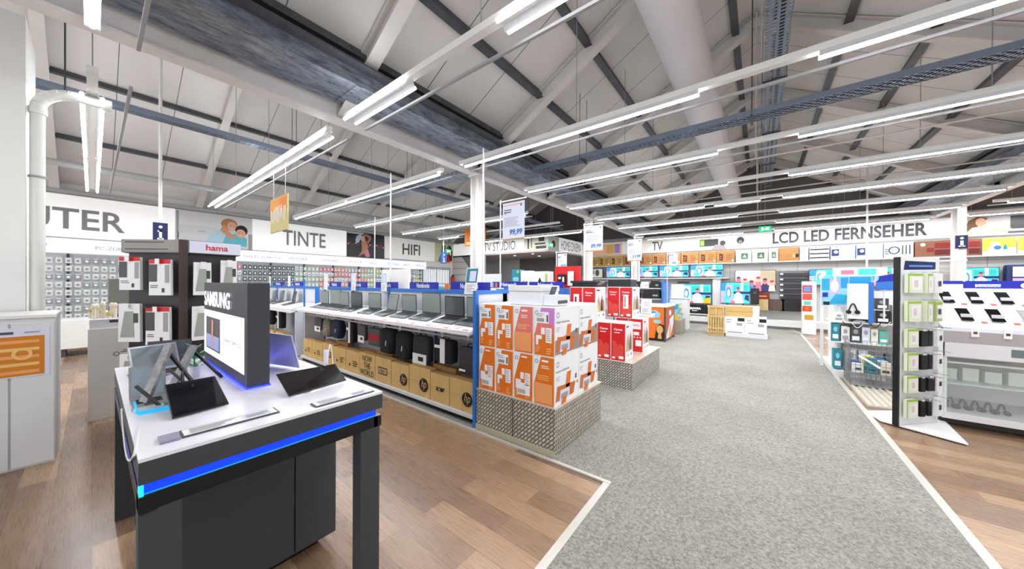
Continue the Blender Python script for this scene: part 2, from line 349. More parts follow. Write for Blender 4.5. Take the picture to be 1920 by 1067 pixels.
# pictures on the corner
mb.rect(FY, SX-XL-1.3, .02, SX-XL, .64, M('corner_print', (.88, .87, .80), .6)); mb.rect(FY, SX-XL-1.1, .1, SX-XL-1.02, .55, BLACK, .003); mb.rect(FY, SX-XL-.9, .15, SX-XL-.86, .6, BLACK, .003)
mb.rect(FY, SX-XL-.65, .08, SX-XL-.1, .2, BLACK, .003); mb.rect(FY, SX-XL-.7, .26, SX-XL-.15, .34, DGREY, .003); mb.rect(FY, SX-XL-.5, .4, SX-XL-.2, .6, DGREY, .003)
mb.rect(FX, 0, .02, .9, .64, M('corner_print2', (.80, .84, .80), .6)); mb.disc(FX, .45, .3, .16, DRED)
struct('wall_studio_fascia', mb)
struct('ceiling_studio', MB().box((XL, SY+.02, SZ-.06), (SX-.01, YB, SZ), M('studio_ceiling', (.80, .74, .74), .7)))
mb = MB().box((-11.2, 15.3, 0), (SX, 15.45, SZ-.06), TAUPE); mb.box((SX-.12, 13.9, 0), (SX-.02, 15.3, SZ-.06), TAUPE)
struct('wall_studio', mb)
mb = MB().box((XL, SY+.02, 0), (-11.1, SY+.1, SZ), M('slat_wall', (.74, .72, .70), .7))
for k in range(8): mb.box((XL, SY+.012, .3+k*.34), (-11.1, SY+.02, .32+k*.34), TAUPE)
F = FACE_Y(XL, SY+.01, 0); mb.poly(F, [(.75, 2.97), (2.35, 2.97), (2.35, 1.6), (2.0, 1.6)], TAUPE, .01)
struct('wall_studio_side', mb)
for k, (x, y) in enumerate(((-9.9, 13.1), (-8.6, 12.8), (-9.0, 14.0), (-7.9, 14.4))):
    l = MB().cyl((x, y, SZ-.075), (x, y, SZ-.062), .07, LEDW, 12); l.ring(Fr((x, y, SZ-.07), (1,0,0), (0,-1,0)), 0, 0, .07, .09, WHITE, .012)
    o = l.build('downlight', label='small round downlight set in the pink studio ceiling', category='downlight', group='downlights in the studio ceiling')

# ================================================================== LIGHT ROWS
def roof_z(x):
    for (x0, z0), (x1, z1) in zip(PROF, PROF[1:]):
        if x0 <= x <= x1: return z0+(z1-z0)*(x-x0)/(x1-x0)
    return ZV
def lamp_row(y, x0, x1, segs, tubes, label):
    """one run of trunking; segs are the lit stretches"""
    t = thing('strip_light', label, 'ceiling light', (x0, y, 3.45), group=None)
    mb = MB().box((x0, y-.035, 3.50), (x1, y+.035, 3.56), WHITE).box((x0, y+.22, 3.46), (x1, y+.245, 3.485), GREY)
    n = max(2, int((x1-x0)/1.7)+1)
    trk = mb.build('trunking', t, world=True)
    for k in range(n):
        x = x0+.25+(x1-x0-.5)*k/(n-1)
        MB().cyl((x, y, 3.55), (x, y, roof_z(x)+.27), .005, GREY, 5).build('hanger_wire', trk, world=True)
    for a, b in segs:
        r = MB()
        w = .050 if tubes == 2 else .036
        r.add([(a, y-w, 3.455), (b, y-w, 3.455), (b, y-.03, 3.505), (a, y-.03, 3.505)], [(0,1,2,3)], LGREY)
        r.add([(a, y+w, 3.455), (b, y+w, 3.455), (b, y+.03, 3.505), (a, y+.03, 3.505)], [(3,2,1,0)], LGREY)
        rf = r.build('reflector', t, world=True)
        for dy in ((-.066, .066) if tubes == 2 else (0,)):
            k = MB().cyl((a+.02, y+dy, 3.46), (b-.02, y+dy, 3.46), .017, TUBE2 if tubes == 2 else TUBE, 8)
            k.build('tube', rf, world=True)
        L = bpy.data.lights.new('row_light', 'AREA'); L.shape = 'RECTANGLE'; L.size = b-a; L.size_y = .08; L.energy = LAMP_WATT*(b-a); L.color = (.985, .99, 1)
        lo = bpy.data.objects.new('row_light', L); C.objects.link(lo); lo.parent = t; lo.location = ((a+b)/2-x0, 0, -.03)
ROWS = [0.0, 1.86, 3.72, 5.55, 7.40, 9.20, 11.0, 12.8, 14.6]
WHERE = ['straight above the camera side of the shop', 'directly over the notebook gondola front', 'third from the front', 'fourth from the front', 'fifth from the front', 'sixth from the front', 'seventh from the front', 'second from the back wall', 'nearest to the back wall']
for k, y in enumerate(ROWS):
    # left bay
    tw = 2 if k < 2 else 1
    xl = -4.95 if k == 0 else (V1-.15 if k < 3 else V1-.9)
    if k == 0: segs = [(-11.3, -8.4), (-8.3, -5.45)]
    elif k == 1: segs = [(-11.1, -7.9), (-7.8, V1-.2)]
    elif k == 5: segs = [(-11.1, -9.9)]
    else: segs = [(-11.1, -7.9), (-7.8, xl-.1)]
    if k < 7: lamp_row(y, -11.2, xl, segs, tw, 'fluorescent light row of the left bay, '+WHERE[k])
    # main bay
    if k == 0: segs = [(-4.0, -3.3)]
    elif k == 1: segs = [(-3.88, -2.67), (-1.55, 1.9)]
    else: segs = [(-3.86, -.5), (.38, 3.85)]
    if k == 5: segs = [(-3.86, -1.1), (-.9, .0)]+[(.38, 3.85)]
    if k >= 0: lamp_row(y, -3.95 if k else -4.1, 3.95 if k > 1 else 2.4 if k else -1.2, segs, 2 if k == 1 else 1, 'fluorescent light row of the middle bay, '+WHERE[k])
    if k >= 6: lamp_row(y, 4.3, 11.5, [(4.5, 7.9), (8.0, 11.3)], 1, 'fluorescent light row of the right bay, '+WHERE[k])
# row over the left foreground: an angled pair of tubes on a ladder carrier
# cable trays
def tray(name, p, q, w, label, flip=False):
    p = Vector(p); q = Vector(q); d = (q-p).normalized(); r = d.cross(Vector((0,0,1))).normalized(); mb = MB(); L = (q-p).length
    TR = M('tray_steel', (.50, .55, .62), .35, .5)
    for s in (-1, 1): mb.bar(p+r*w/2*s+Vector((0,0,.03)), q+r*w/2*s+Vector((0,0,.03)), .008, .07, TR)
    n = int(L/.07)
    for k in range(n): c = p+d*(k+.5)*L/n; mb.bar(c-r*w/2, c+r*w/2, .03, .006, TR, up=(0,0,1))
    for s in (-.3, 0, .3): mb.bar(p+r*w*s+Vector((0,0,.002)), q+r*w*s+Vector((0,0,.002)), w*.12, .01, TR)
    mb.bar(p+r*w*.15+Vector((0,0,.03)), q+r*w*.15+Vector((0,0,.03)), w*.4, .03, M('cables', (.35, .37, .42), .6))
    k = 0; x = 1.0
    while x < L:
        c = p+d*x; mb.bar(c-r*(w/2+.03)-Vector((0,0,.02)), c+r*(w/2+.03)-Vector((0,0,.02)), .03, .02, DGREY)
        for s in (-1, 1): mb.cyl(c+r*(w/2+.02)*s, Vector((c.x+r.x*(w/2+.02)*s, c.y+r.y*(w/2+.02)*s, roof_z(c.x+r.x*(w/2+.02)*s)+.26)), .005, DGREY, 5)
        x += 2.4
    mb.build(name, label=label, category='cable tray')
tray('cable_tray', (.17, YF, 5.02), (.17, 14.6, 5.02), .28, 'perforated steel cable tray running lengthwise under the middle ridge')
tray('cable_tray', (-3.5, 5.3, 3.74), (3.5, 5.3, 3.74), .24, 'perforated steel cable tray crossing the middle bay under the ridge tray')
tray('cable_tray', (-6.62, YF, 3.80), (-6.62, 12.0, 3.80), .16, 'long cable tray of the left bay running toward the studio')
mb = MB().box((-9.2, 4.75, 3.88), (-4.5, 5.1, 3.90), GALV).box((-9.2, 4.75, 3.90), (-4.5, 4.77, 3.96), GALV).box((-9.2, 5.08, 3.90), (-4.5, 5.1, 3.96), GALV)
mb.build('cable_tray', label='wide flat galvanised tray behind the first white post', category='cable tray')
mb = MB()
for a, b in ((-11.3, 3.95), (-12.9, 3.66)):
    mb.cyl((a, YF, b), (a, 12.0, b), .07 if b > 3.7 else .045, M('pipe_grey', (.66, .67, .67), .4), 12)
mb.build('heating_pipes', label='pair of grey pipes running along under the eaves of the left wall', category='pipe')
# round white air duct
mb = MB(); DU = M('duct_white', (.87, .86, .88), .55)
mb.cyl((-.81, YF, 4.62), (-.81, 14.2, 4.62), .27, DU, 28, cap=False); mb.cyl((-.81, 14.2, 4.62), (-.81, 14.32, 4.62), .27, DU, 28, r2=.18)
for k in range(7): mb.cyl((-.81, YF+2.6*k+1.5, 4.88), (-.81, YF+2.6*k+1.5, 5.6), .006, GREY, 5)
mb.build('air_duct', label='round white air duct hanging lengthwise beside the ridge tray', category='air duct')
# secondary tie rods of the trusses
for y in RY[2:]:
    struct('tie_rod', MB().cyl((V1, y, ZV+.12), (V2, y, ZV+.12), .014, STEEL, 6).cyl((RIDGES[1], y, ZV+.12), (RIDGES[1], y, ZR), .01, STEEL, 6)) if y > 6 else None

# ================================================================== FOREGROUND DISPLAY TABLE
TX0, TX1, TY0, TY1, TZ = -3.36, -1.57, .09, .93, .98
t = thing('display_table', 'black display table with white top and blue light strip in the left foreground', 'table', (TX0, TY0, 0))
MB().box((TX0, TY0, TZ-.012), (TX1, TY1, TZ), M('table_white', (.93, .93, .96), .25)).build('tabletop', t, world=True)
mb = MB().box((TX0, TY0, .895), (TX1, TY0+.03, TZ-.012), GRAPH).box((TX0, TY1-.03, .895), (TX1, TY1, TZ-.012), GRAPH).box((TX0, TY0+.03, .895), (TX0+.03, TY1-.03, TZ-.012), GRAPH).box((TX1-.03, TY0+.03, .895), (TX1, TY1-.03, TZ-.012), GRAPH)
mb.build('apron', t, world=True)
MB().box((TX1-.05, TY0+.012, .862), (TX1-.012, TY1-.03, .894), LEDB).build('light_strip', t, world=True, label='glowing blue light strip')
MB().box((TX1-.055, TY0+.002, .855), (TX1-.006, TY0+.012, .894), LEDC).box((TX1-.05, TY0+.012, .857), (TX1-.009, TY1-.03, .862), M('led_rim', (.16, .55, .80), .4, emit=.5)).build('light_strip', t, world=True, label='cyan end and lower rim of the light strip')
MB().box((TX0, TY0+.012, .862), (TX1-.06, TY0+.03, .894), LEDB).build('light_strip', t, world=True)
mb = MB().box((TX1-.07, TY0, .80), (TX1-.01, TY1-.02, .854), BLACK).box((TX0, TY0, .80), (TX0+.06, TY1, .86), BLACK).box((TX0, TY0, .80), (TX1, TY0+.04, .855), BLACK).box((TX0, TY1-.04, .80), (TX1-.01, TY1, .855), BLACK)
mb.build('underframe', t, world=True)
for x, y in ((TX1-.09, TY0), (TX1-.09, TY1-.11), (TX0, TY0), (TX0, TY1-.11)):
    MB().box((x, y, 0), (x+.08, y+.10, .80), GRAPH).build('leg', t, world=True)
cbn = MB().box((-2.75, .17, .07), (-2.0, .885, .80), GRAPH).box((-2.70, .2, 0), (-2.08, .82, .07), BLACK).build('cabinet', t, world=True)
MB().box((-2.0, .18, .085), (-1.985, .665, .79), GRAPH).build('cabinet_door', cbn, world=True)
MB().box((-2.0, .672, .085), (-1.985, .88, .79), GRAPH).build('cabinet_door', cbn, world=True)

# light box on the table
LX0, LX1, LY, LH = -3.2, -2.15, .5, .56
t = thing('light_box', 'tall graphite light box with glowing panel standing on the display table', 'light box', (-2.15, .5, TZ))
# broad lit face looks toward the entrance (-Y)
bx0, bx1, by0, by1 = -3.22, -2.15, .50, .60
MB().box((bx0, by0, TZ), (bx1, by1, TZ+.565), GRAPH).build('housing', t, world=True, bev=.003)
F = FACE_Y(bx0, by0, TZ)
MB().rect(F, .0+.02, .07, 1.03, .375, LITW, .003).rect(F, 0.10, .11, .50, .33, M('tablet_print', (.36, .32, .34), .4, emit=.15), .005).rect(F, .12, .12, .48, .21, M('tablet_print2', (.62, .66, .85), .4, emit=.3), .006).poly(F, [(.28, .13), (.33, .13), (.32, .22), (.33, .31), (.28, .32), (.27, .24)], SKIN, .007)\
    .text(F, .60, .20, .96, .232, 'Galaxy TabPro S', TXTD, .006).build('lit_panel', t, world=True)
MB().text(F, .04, .405, .74, .505, 'SAMSUNG', LEDW, .006, bold=.02).build('lettering', t, world=True, label='glowing white letters')
MB().box((bx0-.004, by0-.006, TZ+.0005), (bx1+.004, by1+.004, TZ+.008), LEDF).build('light_strip', t, world=True, label='thin blue light strip round the foot')

def open_tablet(name, label, cat, loc, rz, w, d, tilt, lidm, deckm, group=None, keys=True, hs=.0):
    """deck lies on the table, lid hinged at its back edge and leaning; x across, +y to the back"""
    t = thing(name, label, cat, loc, rz, group)
    mb = MB().box((-w/2, 0, 0), (w/2, d, .012), deckm)
    if keys:
        for r in range(4):
            for c in range(10): mb.box((-w/2+.02+(w-.04)*c/10, d*.42+r*d*.12, .012), (-w/2+.02+(w-.04)*(c+.85)/10, d*.42+(r+.8)*d*.12, .015), BLACK)
        mb.box((-w*.17, d*.08, .012), (w*.17, d*.34, .0135), DGREY)
    mb.build('keyboard_deck', t)
    u = Vector((0, math.sin(tilt), math.cos(tilt))); fr = Fr((-w/2, d, .014), (1, 0, 0), u)
    lid = MB(); H = d*1.02
    v = [fr.p(a, b, e) for e in (-.008, 0) for a, b in ((0, 0), (w, 0), (w, H), (0, H))]
    lid.add(v, [(0,3,2,1),(4,5,6,7),(0,1,5,4),(1,2,6,5),(2,3,7,6),(3,0,4,7)], deckm if lidm is not GLOSSBLK else BLACK)
    lid.build('lid', t)
    MB().rect(fr, .008, .012, w-.008, H-.01, lidm, .001).build('screen', t)
    return t
def card(label, a, b, lines=True, rim=None, cat='info card', name='info_card'):
    mb = MB().box((a[0], a[1], TZ+.0005), (b[0], b[1], TZ+.005), rim or DGREY); fr = Fr((b[0], a[1], TZ+.005), (0, 1, 0), (-1, 0, 0)); w = b[1]-a[1]; h = abs(b[0]-a[0])
    mb.rect(fr, .006, .006, w-.006, h-.006, PAPER, .001)
    if lines:
        mb.lines(fr, w*.08, h*.15, w*.55, h*.85, 5, GREY); mb.rect(fr, w*.62, h*.2, w*.92, h*.8, PAPER2, .0025); mb.lines(fr, w*.64, h*.25, w*.9, h*.75, 3, DGREY, .003)
    return mb.build(name, label=label, category=cat)
# big black display panel at the front left, lying on a low stand
def panel(name, label, q, m, thick=.008, group=None, cat='tablet', foot=True, back=None):
    q = [Vector(p) for p in q]; n = (q[1]-q[0]).cross(q[3]-q[0]).normalized(); c = (q[0]+q[1])/2
    t = thing(name, label, cat, (c.x, c.y, TZ), 0, group)
    v = q + [p-n*thick for p in q]
    MB().add(v, [(0,1,2,3),(7,6,5,4),(0,4,5,1),(1,5,6,2),(2,6,7,3),(3,7,4,0)], back or BLACK).build('body', t, world=True, bev=.002)
    a = [q[0]+(q[2]-q[0])*.025, q[1]+(q[3]-q[1])*.025, q[2]+(q[0]-q[2])*.025, q[3]+(q[1]-q[3])*.025]
    MB().add([p+n*.0012 for p in a], [(0,1,2,3)], m).build('screen', t, world=True)
    if foot:
        top = (q[2]+q[3])/2-n*thick
        MB().bar(top*.7+c*.3, (top.x-.03, top.y, TZ+.002), .06, .006, BLACK, up=(0, 1, 0)).build('stand', t, world=True)
    return t
panel('tablet', 'large switched-off black tablet leaning at the front left of the display table', [(-1.91, .20, TZ+.012), (-1.94, .385, TZ+.012), (-2.16, .375, TZ+.10), (-2.15, .20, TZ+.10)], GLOSSBLK)
panel('tablet', 'wide dark tablet leaning low at the right end of the display table', [(-1.83, .59, TZ+.012), (-1.88, .89, TZ+.012), (-1.93, .85, TZ+.105), (-1.96, .575, TZ+.10)], M('screen_brown', (.09, .07, .08), .1, coat=.5))
panel('laptop', 'silver laptop lid glowing lilac right behind the light box', [(-2.66, .735, TZ+.012), (-2.37, .82, TZ+.012), (-2.33, .76, TZ+.235), (-2.62, .70, TZ+.235)], M('laptop_lilac', (.80, .80, .92), .35, .1), foot=False, back=M('laptop_lilac', (.80, .80, .92), .35, .1))
card('low white tray with a phone lying behind the right end tablet', (-2.22, .78), (-2.0, .91), False, SILVER, 'tray', 'phone_tray')
t = open_tablet('tablet', 'small open tablet with cyan glowing edge at the front left corner', 'tablet', (-2.18, .165, TZ), PI/2, .12, .15, .3, M('pale_screen', (.62, .68, .72), .2), SILVER)
t = open_tablet('tablet', 'grey tablet on keyboard at the rear left of the display table', 'tablet', (-2.86, .30, TZ), PI/2+.3, .22, .16, .35, SGR, SILVER)
t = open_tablet('tablet', 'dark folded tablet farthest back on the display table', 'tablet', (-3.15, .30, TZ), PI/2-.2, .22, .15, .5, SGR2, DGREY)
# cyan glowing edge bar
MB().box((-2.28, .115, TZ), (-2.12, .121, TZ+.018), M('led_edge', (.12, .65, .85), .4, emit=.8)).box((-2.10, .12, TZ), (-2.094, .25, TZ+.014), M('led_edge', None)).build('light_edge', label='cyan glowing acrylic edge around the small corner tablet', category='light strip')
# tall easel stands seen from the side
TG = M('tablet_grey', (.46, .46, .47), .35, .3, var=.25, scale=40)
for k, (bx, by, h, lab) in enumerate(((-2.24, .17, .26, 'tall grey tablet on an easel crossing in front of the tower'), (-2.55, .30, .20, 'grey tablet on an easel left of the little plant'))):
    t = thing('tablet_easel', lab, 'tablet stand', (bx, by, TZ))
    q = [Vector((bx-.03, by-.04, TZ+.012)), Vector((bx+.015, by-.02, TZ+.012)), Vector((bx-.065, by+.07, TZ+h)), Vector((bx-.11, by+.05, TZ+h))]
    n = (q[1]-q[0]).cross(q[3]-q[0]).normalized(); vv = q+[p-n*.014 for p in q]
    MB().add(vv, [(0,1,2,3),(7,6,5,4),(0,4,5,1),(1,5,6,2),(2,6,7,3),(3,7,4,0)], TG).build('tablet', t, world=True)
    MB().bar((bx-.10, by+.06, TZ+h*.85), (bx+.02, by+.17, TZ+.004), .012, .012, BLACK).build('strut', t, world=True)
    MB().bar((bx+.02, by-.05, TZ+.10), (bx+.09, by+.02, TZ+.004), .010, .010, BLACK).build('strut', t, world=True)
    MB().box((bx-.10, by-.06, TZ+.001), (bx+.10, by+.03, TZ+.011), WHITE).build('foot_plate', t, world=True)
for k, (x, y, lab) in enumerate(((-2.45, .14, 'white slanted card with grey print on the left of the table'), (-2.75, .16, 'pale phone lying on a white wedge at the rear left of the table'))):
    t = thing('wedge_display', lab, 'wedge', (x, y, TZ))
    v = [Vector(p) for p in ((x+.07, y-.03, TZ+.001), (x+.07, y+.09, TZ+.001), (x-.07, y+.09, TZ+.001), (x-.07, y-.03, TZ+.001), (x-.07, y+.09, TZ+.045), (x-.07, y-.03, TZ+.045))]
    MB().add(v, [(0,1,4,5),(0,5,3),(1,2,4),(3,5,4,2),(0,3,2,1)], WHITE).build('wedge', t, world=True)
    n = (v[1]-v[0]).cross(v[5]-v[0]).normalized(); u = (v[5]-v[0]); fr = Fr(v[0]+n*.001, v[1]-v[0], u)
    MB().rect(fr, .02, .02, .10, .12, GREY if k == 0 else M('phone_teal', (.40, .55, .55), .2), .002).build('phone', t, world=True)
# little plant in a white holder
t = thing('potted_plant', 'small green plant in a white holder between stands on the display table', 'plant', (-2.66, .37, TZ))
MB().cyl((-2.66, .37, TZ), (-2.66, .37, TZ+.07), .022, WHITE, 12, r2=.03).build('pot', t, world=True)
mb = MB(); GL = M('leaf_green', (.30, .62, .42), .6, var=.2)
for k in range(60):
    a = random.uniform(0, 2*PI); h = random.uniform(.07, .20); r = random.uniform(.01, .055)*(1 if h < .16 else .6); c = Vector((-2.66+r*math.cos(a), .37+r*math.sin(a), TZ+h))
    d = Vector((math.cos(a), math.sin(a), .5)).normalized()*.022; s = Vector((-math.sin(a), math.cos(a), 0))*.009
    mb.add([c-d, c+s, c+d, c-s], [(0,1,2,3)], GL)
mb.cyl((-2.66, .37, TZ+.05), (-2.66, .37, TZ+.16), .004, GL, 6)
mb.build('foliage', t, world=True)
# tags and info cards on the table
card('long white info card in a dark frame at the front edge of the table', (-1.74, .20), (-1.66, .50))
card('white info card in a dark frame beside the right end tablet', (-1.66, .62), (-1.595, .90))
card('info card lying near the rear left corner of the display table', (-3.05, .13), (-2.85, .28))
MB().box((-1.73, .145, TZ+.0005), (-1.655, .195, TZ+.008), M('grey_lilac', (.55, .55, .65), .4)).build('card_reader', label='small grey square pad at the front left corner of the table', category='pad')
# security cables
def cable(label, pts, r=.0035, m=None):
    MB().path([Vector(p) for p in pts], r, m or WHITE, 6).build('security_cable', label=label, category='cable')
def arc(p, q, h, n=10, side=(0, 0, 1)):
    p = Vector(p); q = Vector(q); s = Vector(side); return [p.lerp(q, k/n)+s*h*math.sin(PI*k/n) for k in range(n+1)]
cable('white looping cable rising behind the right end tablet', arc((-2.0, .83, TZ+.004), (-2.12, .925, TZ+.004), .19, 12))
cable('white cable loop hanging over the left side of the table', arc((-1.9, TY0+.02, TZ+.004), (-1.62, TY0-.005, TZ+.004), -.0, 2)+arc((-1.62, TY0-.008, TZ), (-2.3, TY0-.008, TZ-.01), -.10, 12))
cable('black thin cable running to the big black tablet', arc((-2.12, .25, TZ+.006), (-2.45, .30, TZ+.006), .12, 8), .004, BLACK)
MB().cyl((-1.93, .80, TZ+.12), (-1.93, .80, TZ+.19), .012, PAPER2, 8).cyl((-1.93, .80, TZ+.12), (-1.97, .79, TZ+.0), .005, PAPER2, 6).build('security_tag', label='pale security alarm bottle clipped to the right end tablet', category='security tag')

# ================================================================== LEFT FOREGROUND: cabinet, plinths, bracket stand
t = thing('cupboard', 'white cupboard with an orange poster at the left picture edge', 'cabinet', (-5.3, -1.2, 0))
MB().box((-5.5, -1.8, 0), (-4.815, -.19, 1.24), M('cup_white', (.84, .85, .86), .45)).build('body', t, world=True, bev=.004)
MB().box((-5.5, -1.8, 1.241), (-4.80, -.185, 1.265), WHITE).build('top_panel', t, world=True)
for a, b in ((-1.8, -.41), (-.405, -.195)): MB().box((-4.815, a+.004, .02), (-4.803, b-.004, 1.2), M('cup_white', None)).build('door', t, world=True)
F = FACE_X(-4.80, -1.2, .76); ORD = M('orange_deep', (.80, .50, .12), .5); OR3 = M('orange_pale', (.93, .74, .45), .5)
mb = MB().box((-4.803, -1.2, .76), (-4.798, -.222, 1.165), PAPER2).rect(F, 0, .01, .955, .335, ORD, .003)
for k in range(5): mb.rect(F, 0, .03+k*.062, .93, .055+k*.062, OR3 if k % 2 else ORL, .004)
mb.ring(F, .85, .19, .03, .05, OR3, .006).rect(F, .50, .355, .56, .375, TXTD, .004).rect(F, .58, .355, .65, .375, TXTD, .004).rect(F, .67, .355, .73, .375, TXTD, .004).rect(F, .75, .355, .81, .375, TXTD, .004).rect(F, .86, .36, .93, .372, GREY, .004)
mb.build('poster', t, world=True, label='orange striped poster with a white head strip')
t = thing('plinth', 'white waist-high plinth beside the bracket stand', 'plinth', (-6.0, .1, 0))
MB().box((-6.35, -.03, 0), (-5.85, .275, 1.02), M('plinth_white', (.93, .93, .92), .5)).build('body', t, world=True, bev=.004)
F = FACE_X(-5.85, -.03, 0); MB().ring(F, .20, .72, .016, .026, GREY).rect(F, .23, .73, .30, .745, GREY).rect(F, .25, .75, .30, .765, GREY).build('logo', t, world=True)
MB().box((-6.3, -.02, 1.021), (-5.88, .265, 1.12), M('box_white', (.90, .90, .93), .5)).rect(FACE_X(-5.88, 0, 1.02), .12, .06, .24, .09, DGREY).build('package', label='flat white package lying on the white plinth', category='package')
t = thing('figurines', 'white and beige toy robots heaped on the package on the plinth', 'figurines', (-6.1, .05, 1.12))
mb = MB()
for k in range(9):
    x, y, z = -6.0-random.uniform(0, .2), -.01+.022*k, 1.15+random.uniform(0, .14); mb.ball((x, y, z), (.03, .022, .035), CREAM if k % 3 else M('beige', (.80, .70, .50), .6))
    mb.cyl((x, y, 1.121), (x, y, z), .016, CREAM, 8)
mb.build('bodies', t, world=True)
t = thing('monitor_box', 'grey box with a dark flap standing at the rear of the plinth', 'box', (-6.1, .28, 1.12))
MB().box((-6.4, .12, 1.125), (-6.2, .33, 1.58), M('grey_card', (.50, .51, .48), .7)).build('body', t, world=True)
MB().box((-6.25, .17, 1.125), (-6.05, .26, 1.17), BLACK).build('flap', t, world=True)
t = thing('desktop_box', 'low white box on the wooden floor in front of the pegged wall', 'box', (-11.9, .15, 0))
MB().box((-12.0, -.42, .16), (-11.2, .12, .75), WHITE).build('body', t, world=True, bev=.01)
for y in (-.38, .04): MB().box((-11.95, y, 0), (-11.25, y+.05, .16), DGREY).build('foot', t, world=True)

# accessory tower with the red name panel
A, B_, C_, D_, E_ = (-4.86, .17), (-4.40, .545), (-4.42, .97), (-5.25, 1.0), (-5.45, .35)
poly = [A, B_, C_, D_, E_]
t = thing('accessory_tower', 'dark tower stand of tablet sleeves with a white and red name board', 'display stand', (-4.9, .6, 0))
DK = M('tower_dark', (.20, .19, .20), .5); DKB = M('tower_brown', (.27, .20, .20), .5)
ins = [(A[0]-.05, A[1]+.05), (B_[0]-.05, B_[1]+.01), (C_[0]-.05, C_[1]-.03), D_, E_]
MB().prism(ins, 0, 1.83, DK).build('core', t, world=True)
MB().prism(poly, 1.83, 1.955, M('tower_cap', (.52, .52, .50), .5)).build('head_board', t, world=True)
FL = Fr((A[0], A[1], 0), (B_[0]-A[0], B_[1]-A[1], 0)); wl = (Vector(B_)-Vector(A)).length
FR_ = Fr((B_[0], B_[1], 0), (C_[0]-B_[0], C_[1]-B_[1], 0)); wr = (Vector(C_)-Vector(B_)).length
MB().box((B_[0]-.03, B_[1]-.04, 0), (B_[0]+.005, B_[1]+.02, 1.955), DKB).build('corner_post', t, world=True)
mb = MB().rect(FR_, .03, 1.835, wr, 1.95, PAPER2, .004); mb.text(FR_, .15, 1.865, .32, 1.925, 'hama', RED, .006, bold=.015); mb.rect(FL, .02, 1.84, wl-.04, 1.95, M('board_grey', (.58, .57, .55), .5), .004).rect(FL, .04, 1.925, .4, 1.935, DGREY, .006).rect(FL, .04, 1.858, .44, 1.866, BLACK, .006)
mb.build('name_board', t, world=True)
for k in range(3): MB().box((-5.3, .30, .5+.40*k), (-4.55, .95, .515+.40*k), DKB).build('shelf', t, world=True)
def sleeve(fr, a, b, w, h, kind, label):
    t = thing('sleeve_pack', label, 'tablet sleeve', fr.p(a+w/2, 0, .05)*1.0)
    t.location.z = b; mb = MB(); o = fr
    q = Fr(fr.p(a, b, .06), fr.r)
    v = [q.p(x, z, d) for d in (-.025, 0) for x, z in ((0, 0), (w, 0), (w*.98, h), (w*.02, h))]
    mb.add(v, [(0,3,2,1),(4,5,6,7),(0,1,5,4),(1,2,6,5),(2,3,7,6),(3,0,4,7)], PAPER)
    if kind == 'red':
        mb.rect(q, 0, h*.88, w, h, RED, .002).rect(q, 0, h*.38, w*.38, h*.86, DGREY, .002).rect(q, w*.74, h*.35, w*.94, h*.85, GREY, .002)
        mb.lines(q, w*.08, h*.2, w*.5, h*.3, 2, DGREY).rect(q, w*.6, h*.08, w*.72, h*.2, BLACK, .002)
    else:
        mb.poly(q, [(w*.1, h*.12), (w*.75, h*.12), (w*.7, h*.8), (w*.3, h*.8)], M('sleeve_grey', (.62, .65, .62), .6), .002)
        mb.rect(q, w*.7, h*.5, w*.92, h*.75, DGREY, .002)
    mb.build('pack', t, world=True)
    MB().cyl(fr.p(a+w/2, b+h-.02, -.04), fr.p(a+w/2, b+h-.02, .085), .005, SILVER, 6).rect(Fr(fr.p(a+w/2-.02, b+h-.045, .086), fr.r), 0, 0, .04, .05, PAPER, 0).build('hook', t, world=True)
sleeve(FL, .05, 1.47, .19, .31, 'red', 'red topped sleeve pack hanging upper left on the tower')
sleeve(FL, .32, 1.42, .20, .34, 'red', 'red topped sleeve pack hanging upper right on the tower left face')
sleeve(FL, .04, .98, .20, .36, 'grey', 'white pack with a brown sleeve hanging lower left on the tower')
sleeve(FL, .29, .95, .22, .36, 'red', 'red topped sleeve pack hanging lower right on the tower left face')
sleeve(FR_, .05, 1.42, .13, .32, 'grey', 'white pack with a slim grey tablet sleeve, upper row under the name board')
sleeve(FR_, .25, 1.44, .13, .33, 'grey', 'second white sleeve pack, upper row under the name board')
sleeve(FR_, .04, .98, .13, .33, 'grey', 'white sleeve pack on the lower row under the name board')
sleeve(FL, .05, .56, .17, .3, 'grey', 'white pack on the lowest visible row of the tower')
sleeve(FL, .30, .56, .20, .3, 'red', 'red topped pack on the lowest visible row of the tower')

# ================================================================== NOTEBOOK GONDOLA
def gondola(name, label, x0, x1, y0, y1, h, bays, ledge=.075, back=None, posts=True):
    """double shelving unit standing along X; its front looks toward -Y"""
    ym = (y0+y1)/2 if back is None else back
    t = thing(name, label, 'shelving unit', (x0, y0, 0))
    MB().box((x0+.03, ym-.02, .08), (x1-.03, ym+.02, h-.05), M('panel_pale', (.82, .83, .86), .5)).build('back_panel', t, world=True)
    MB().box((x0, y0+.06, 0), (x1, y1-.06, .07), BLACK).build('plinth_base', t, world=True)
    MB().box((x0+.02, y0+.015, ledge-.005), (x1-.02, y1-.015, ledge+.03), LGREY).build('base_shelf', t, world=True)
    MB().box((x0, ym-.035, h-.05), (x1, ym+.035, h), BLUE).build('top_rail', t, world=True)
    for k in range(bays+1):
        x = x0+(x1-x0)*k/bays
        MB().box((x-.02, ym-.04, 0), (x+.02, ym+.04, h), BLUE).build('upright', t, world=True)
    return t
GX0, GX1, GY, GM = -7.24, -2.43, 2.5, 2.98
t = gondola('notebook_gondola', 'long blue and white gondola with open notebooks on its sloping shelf', GX0, GX1, GY, 3.52, 1.46, 4, back=3.0)
for y in (GY-.0, 3.49): MB().box((GX1-.005, y-.015, 0), (GX1+.035, y+.03, 1.47), BLUE).build('end_post', t, world=True)
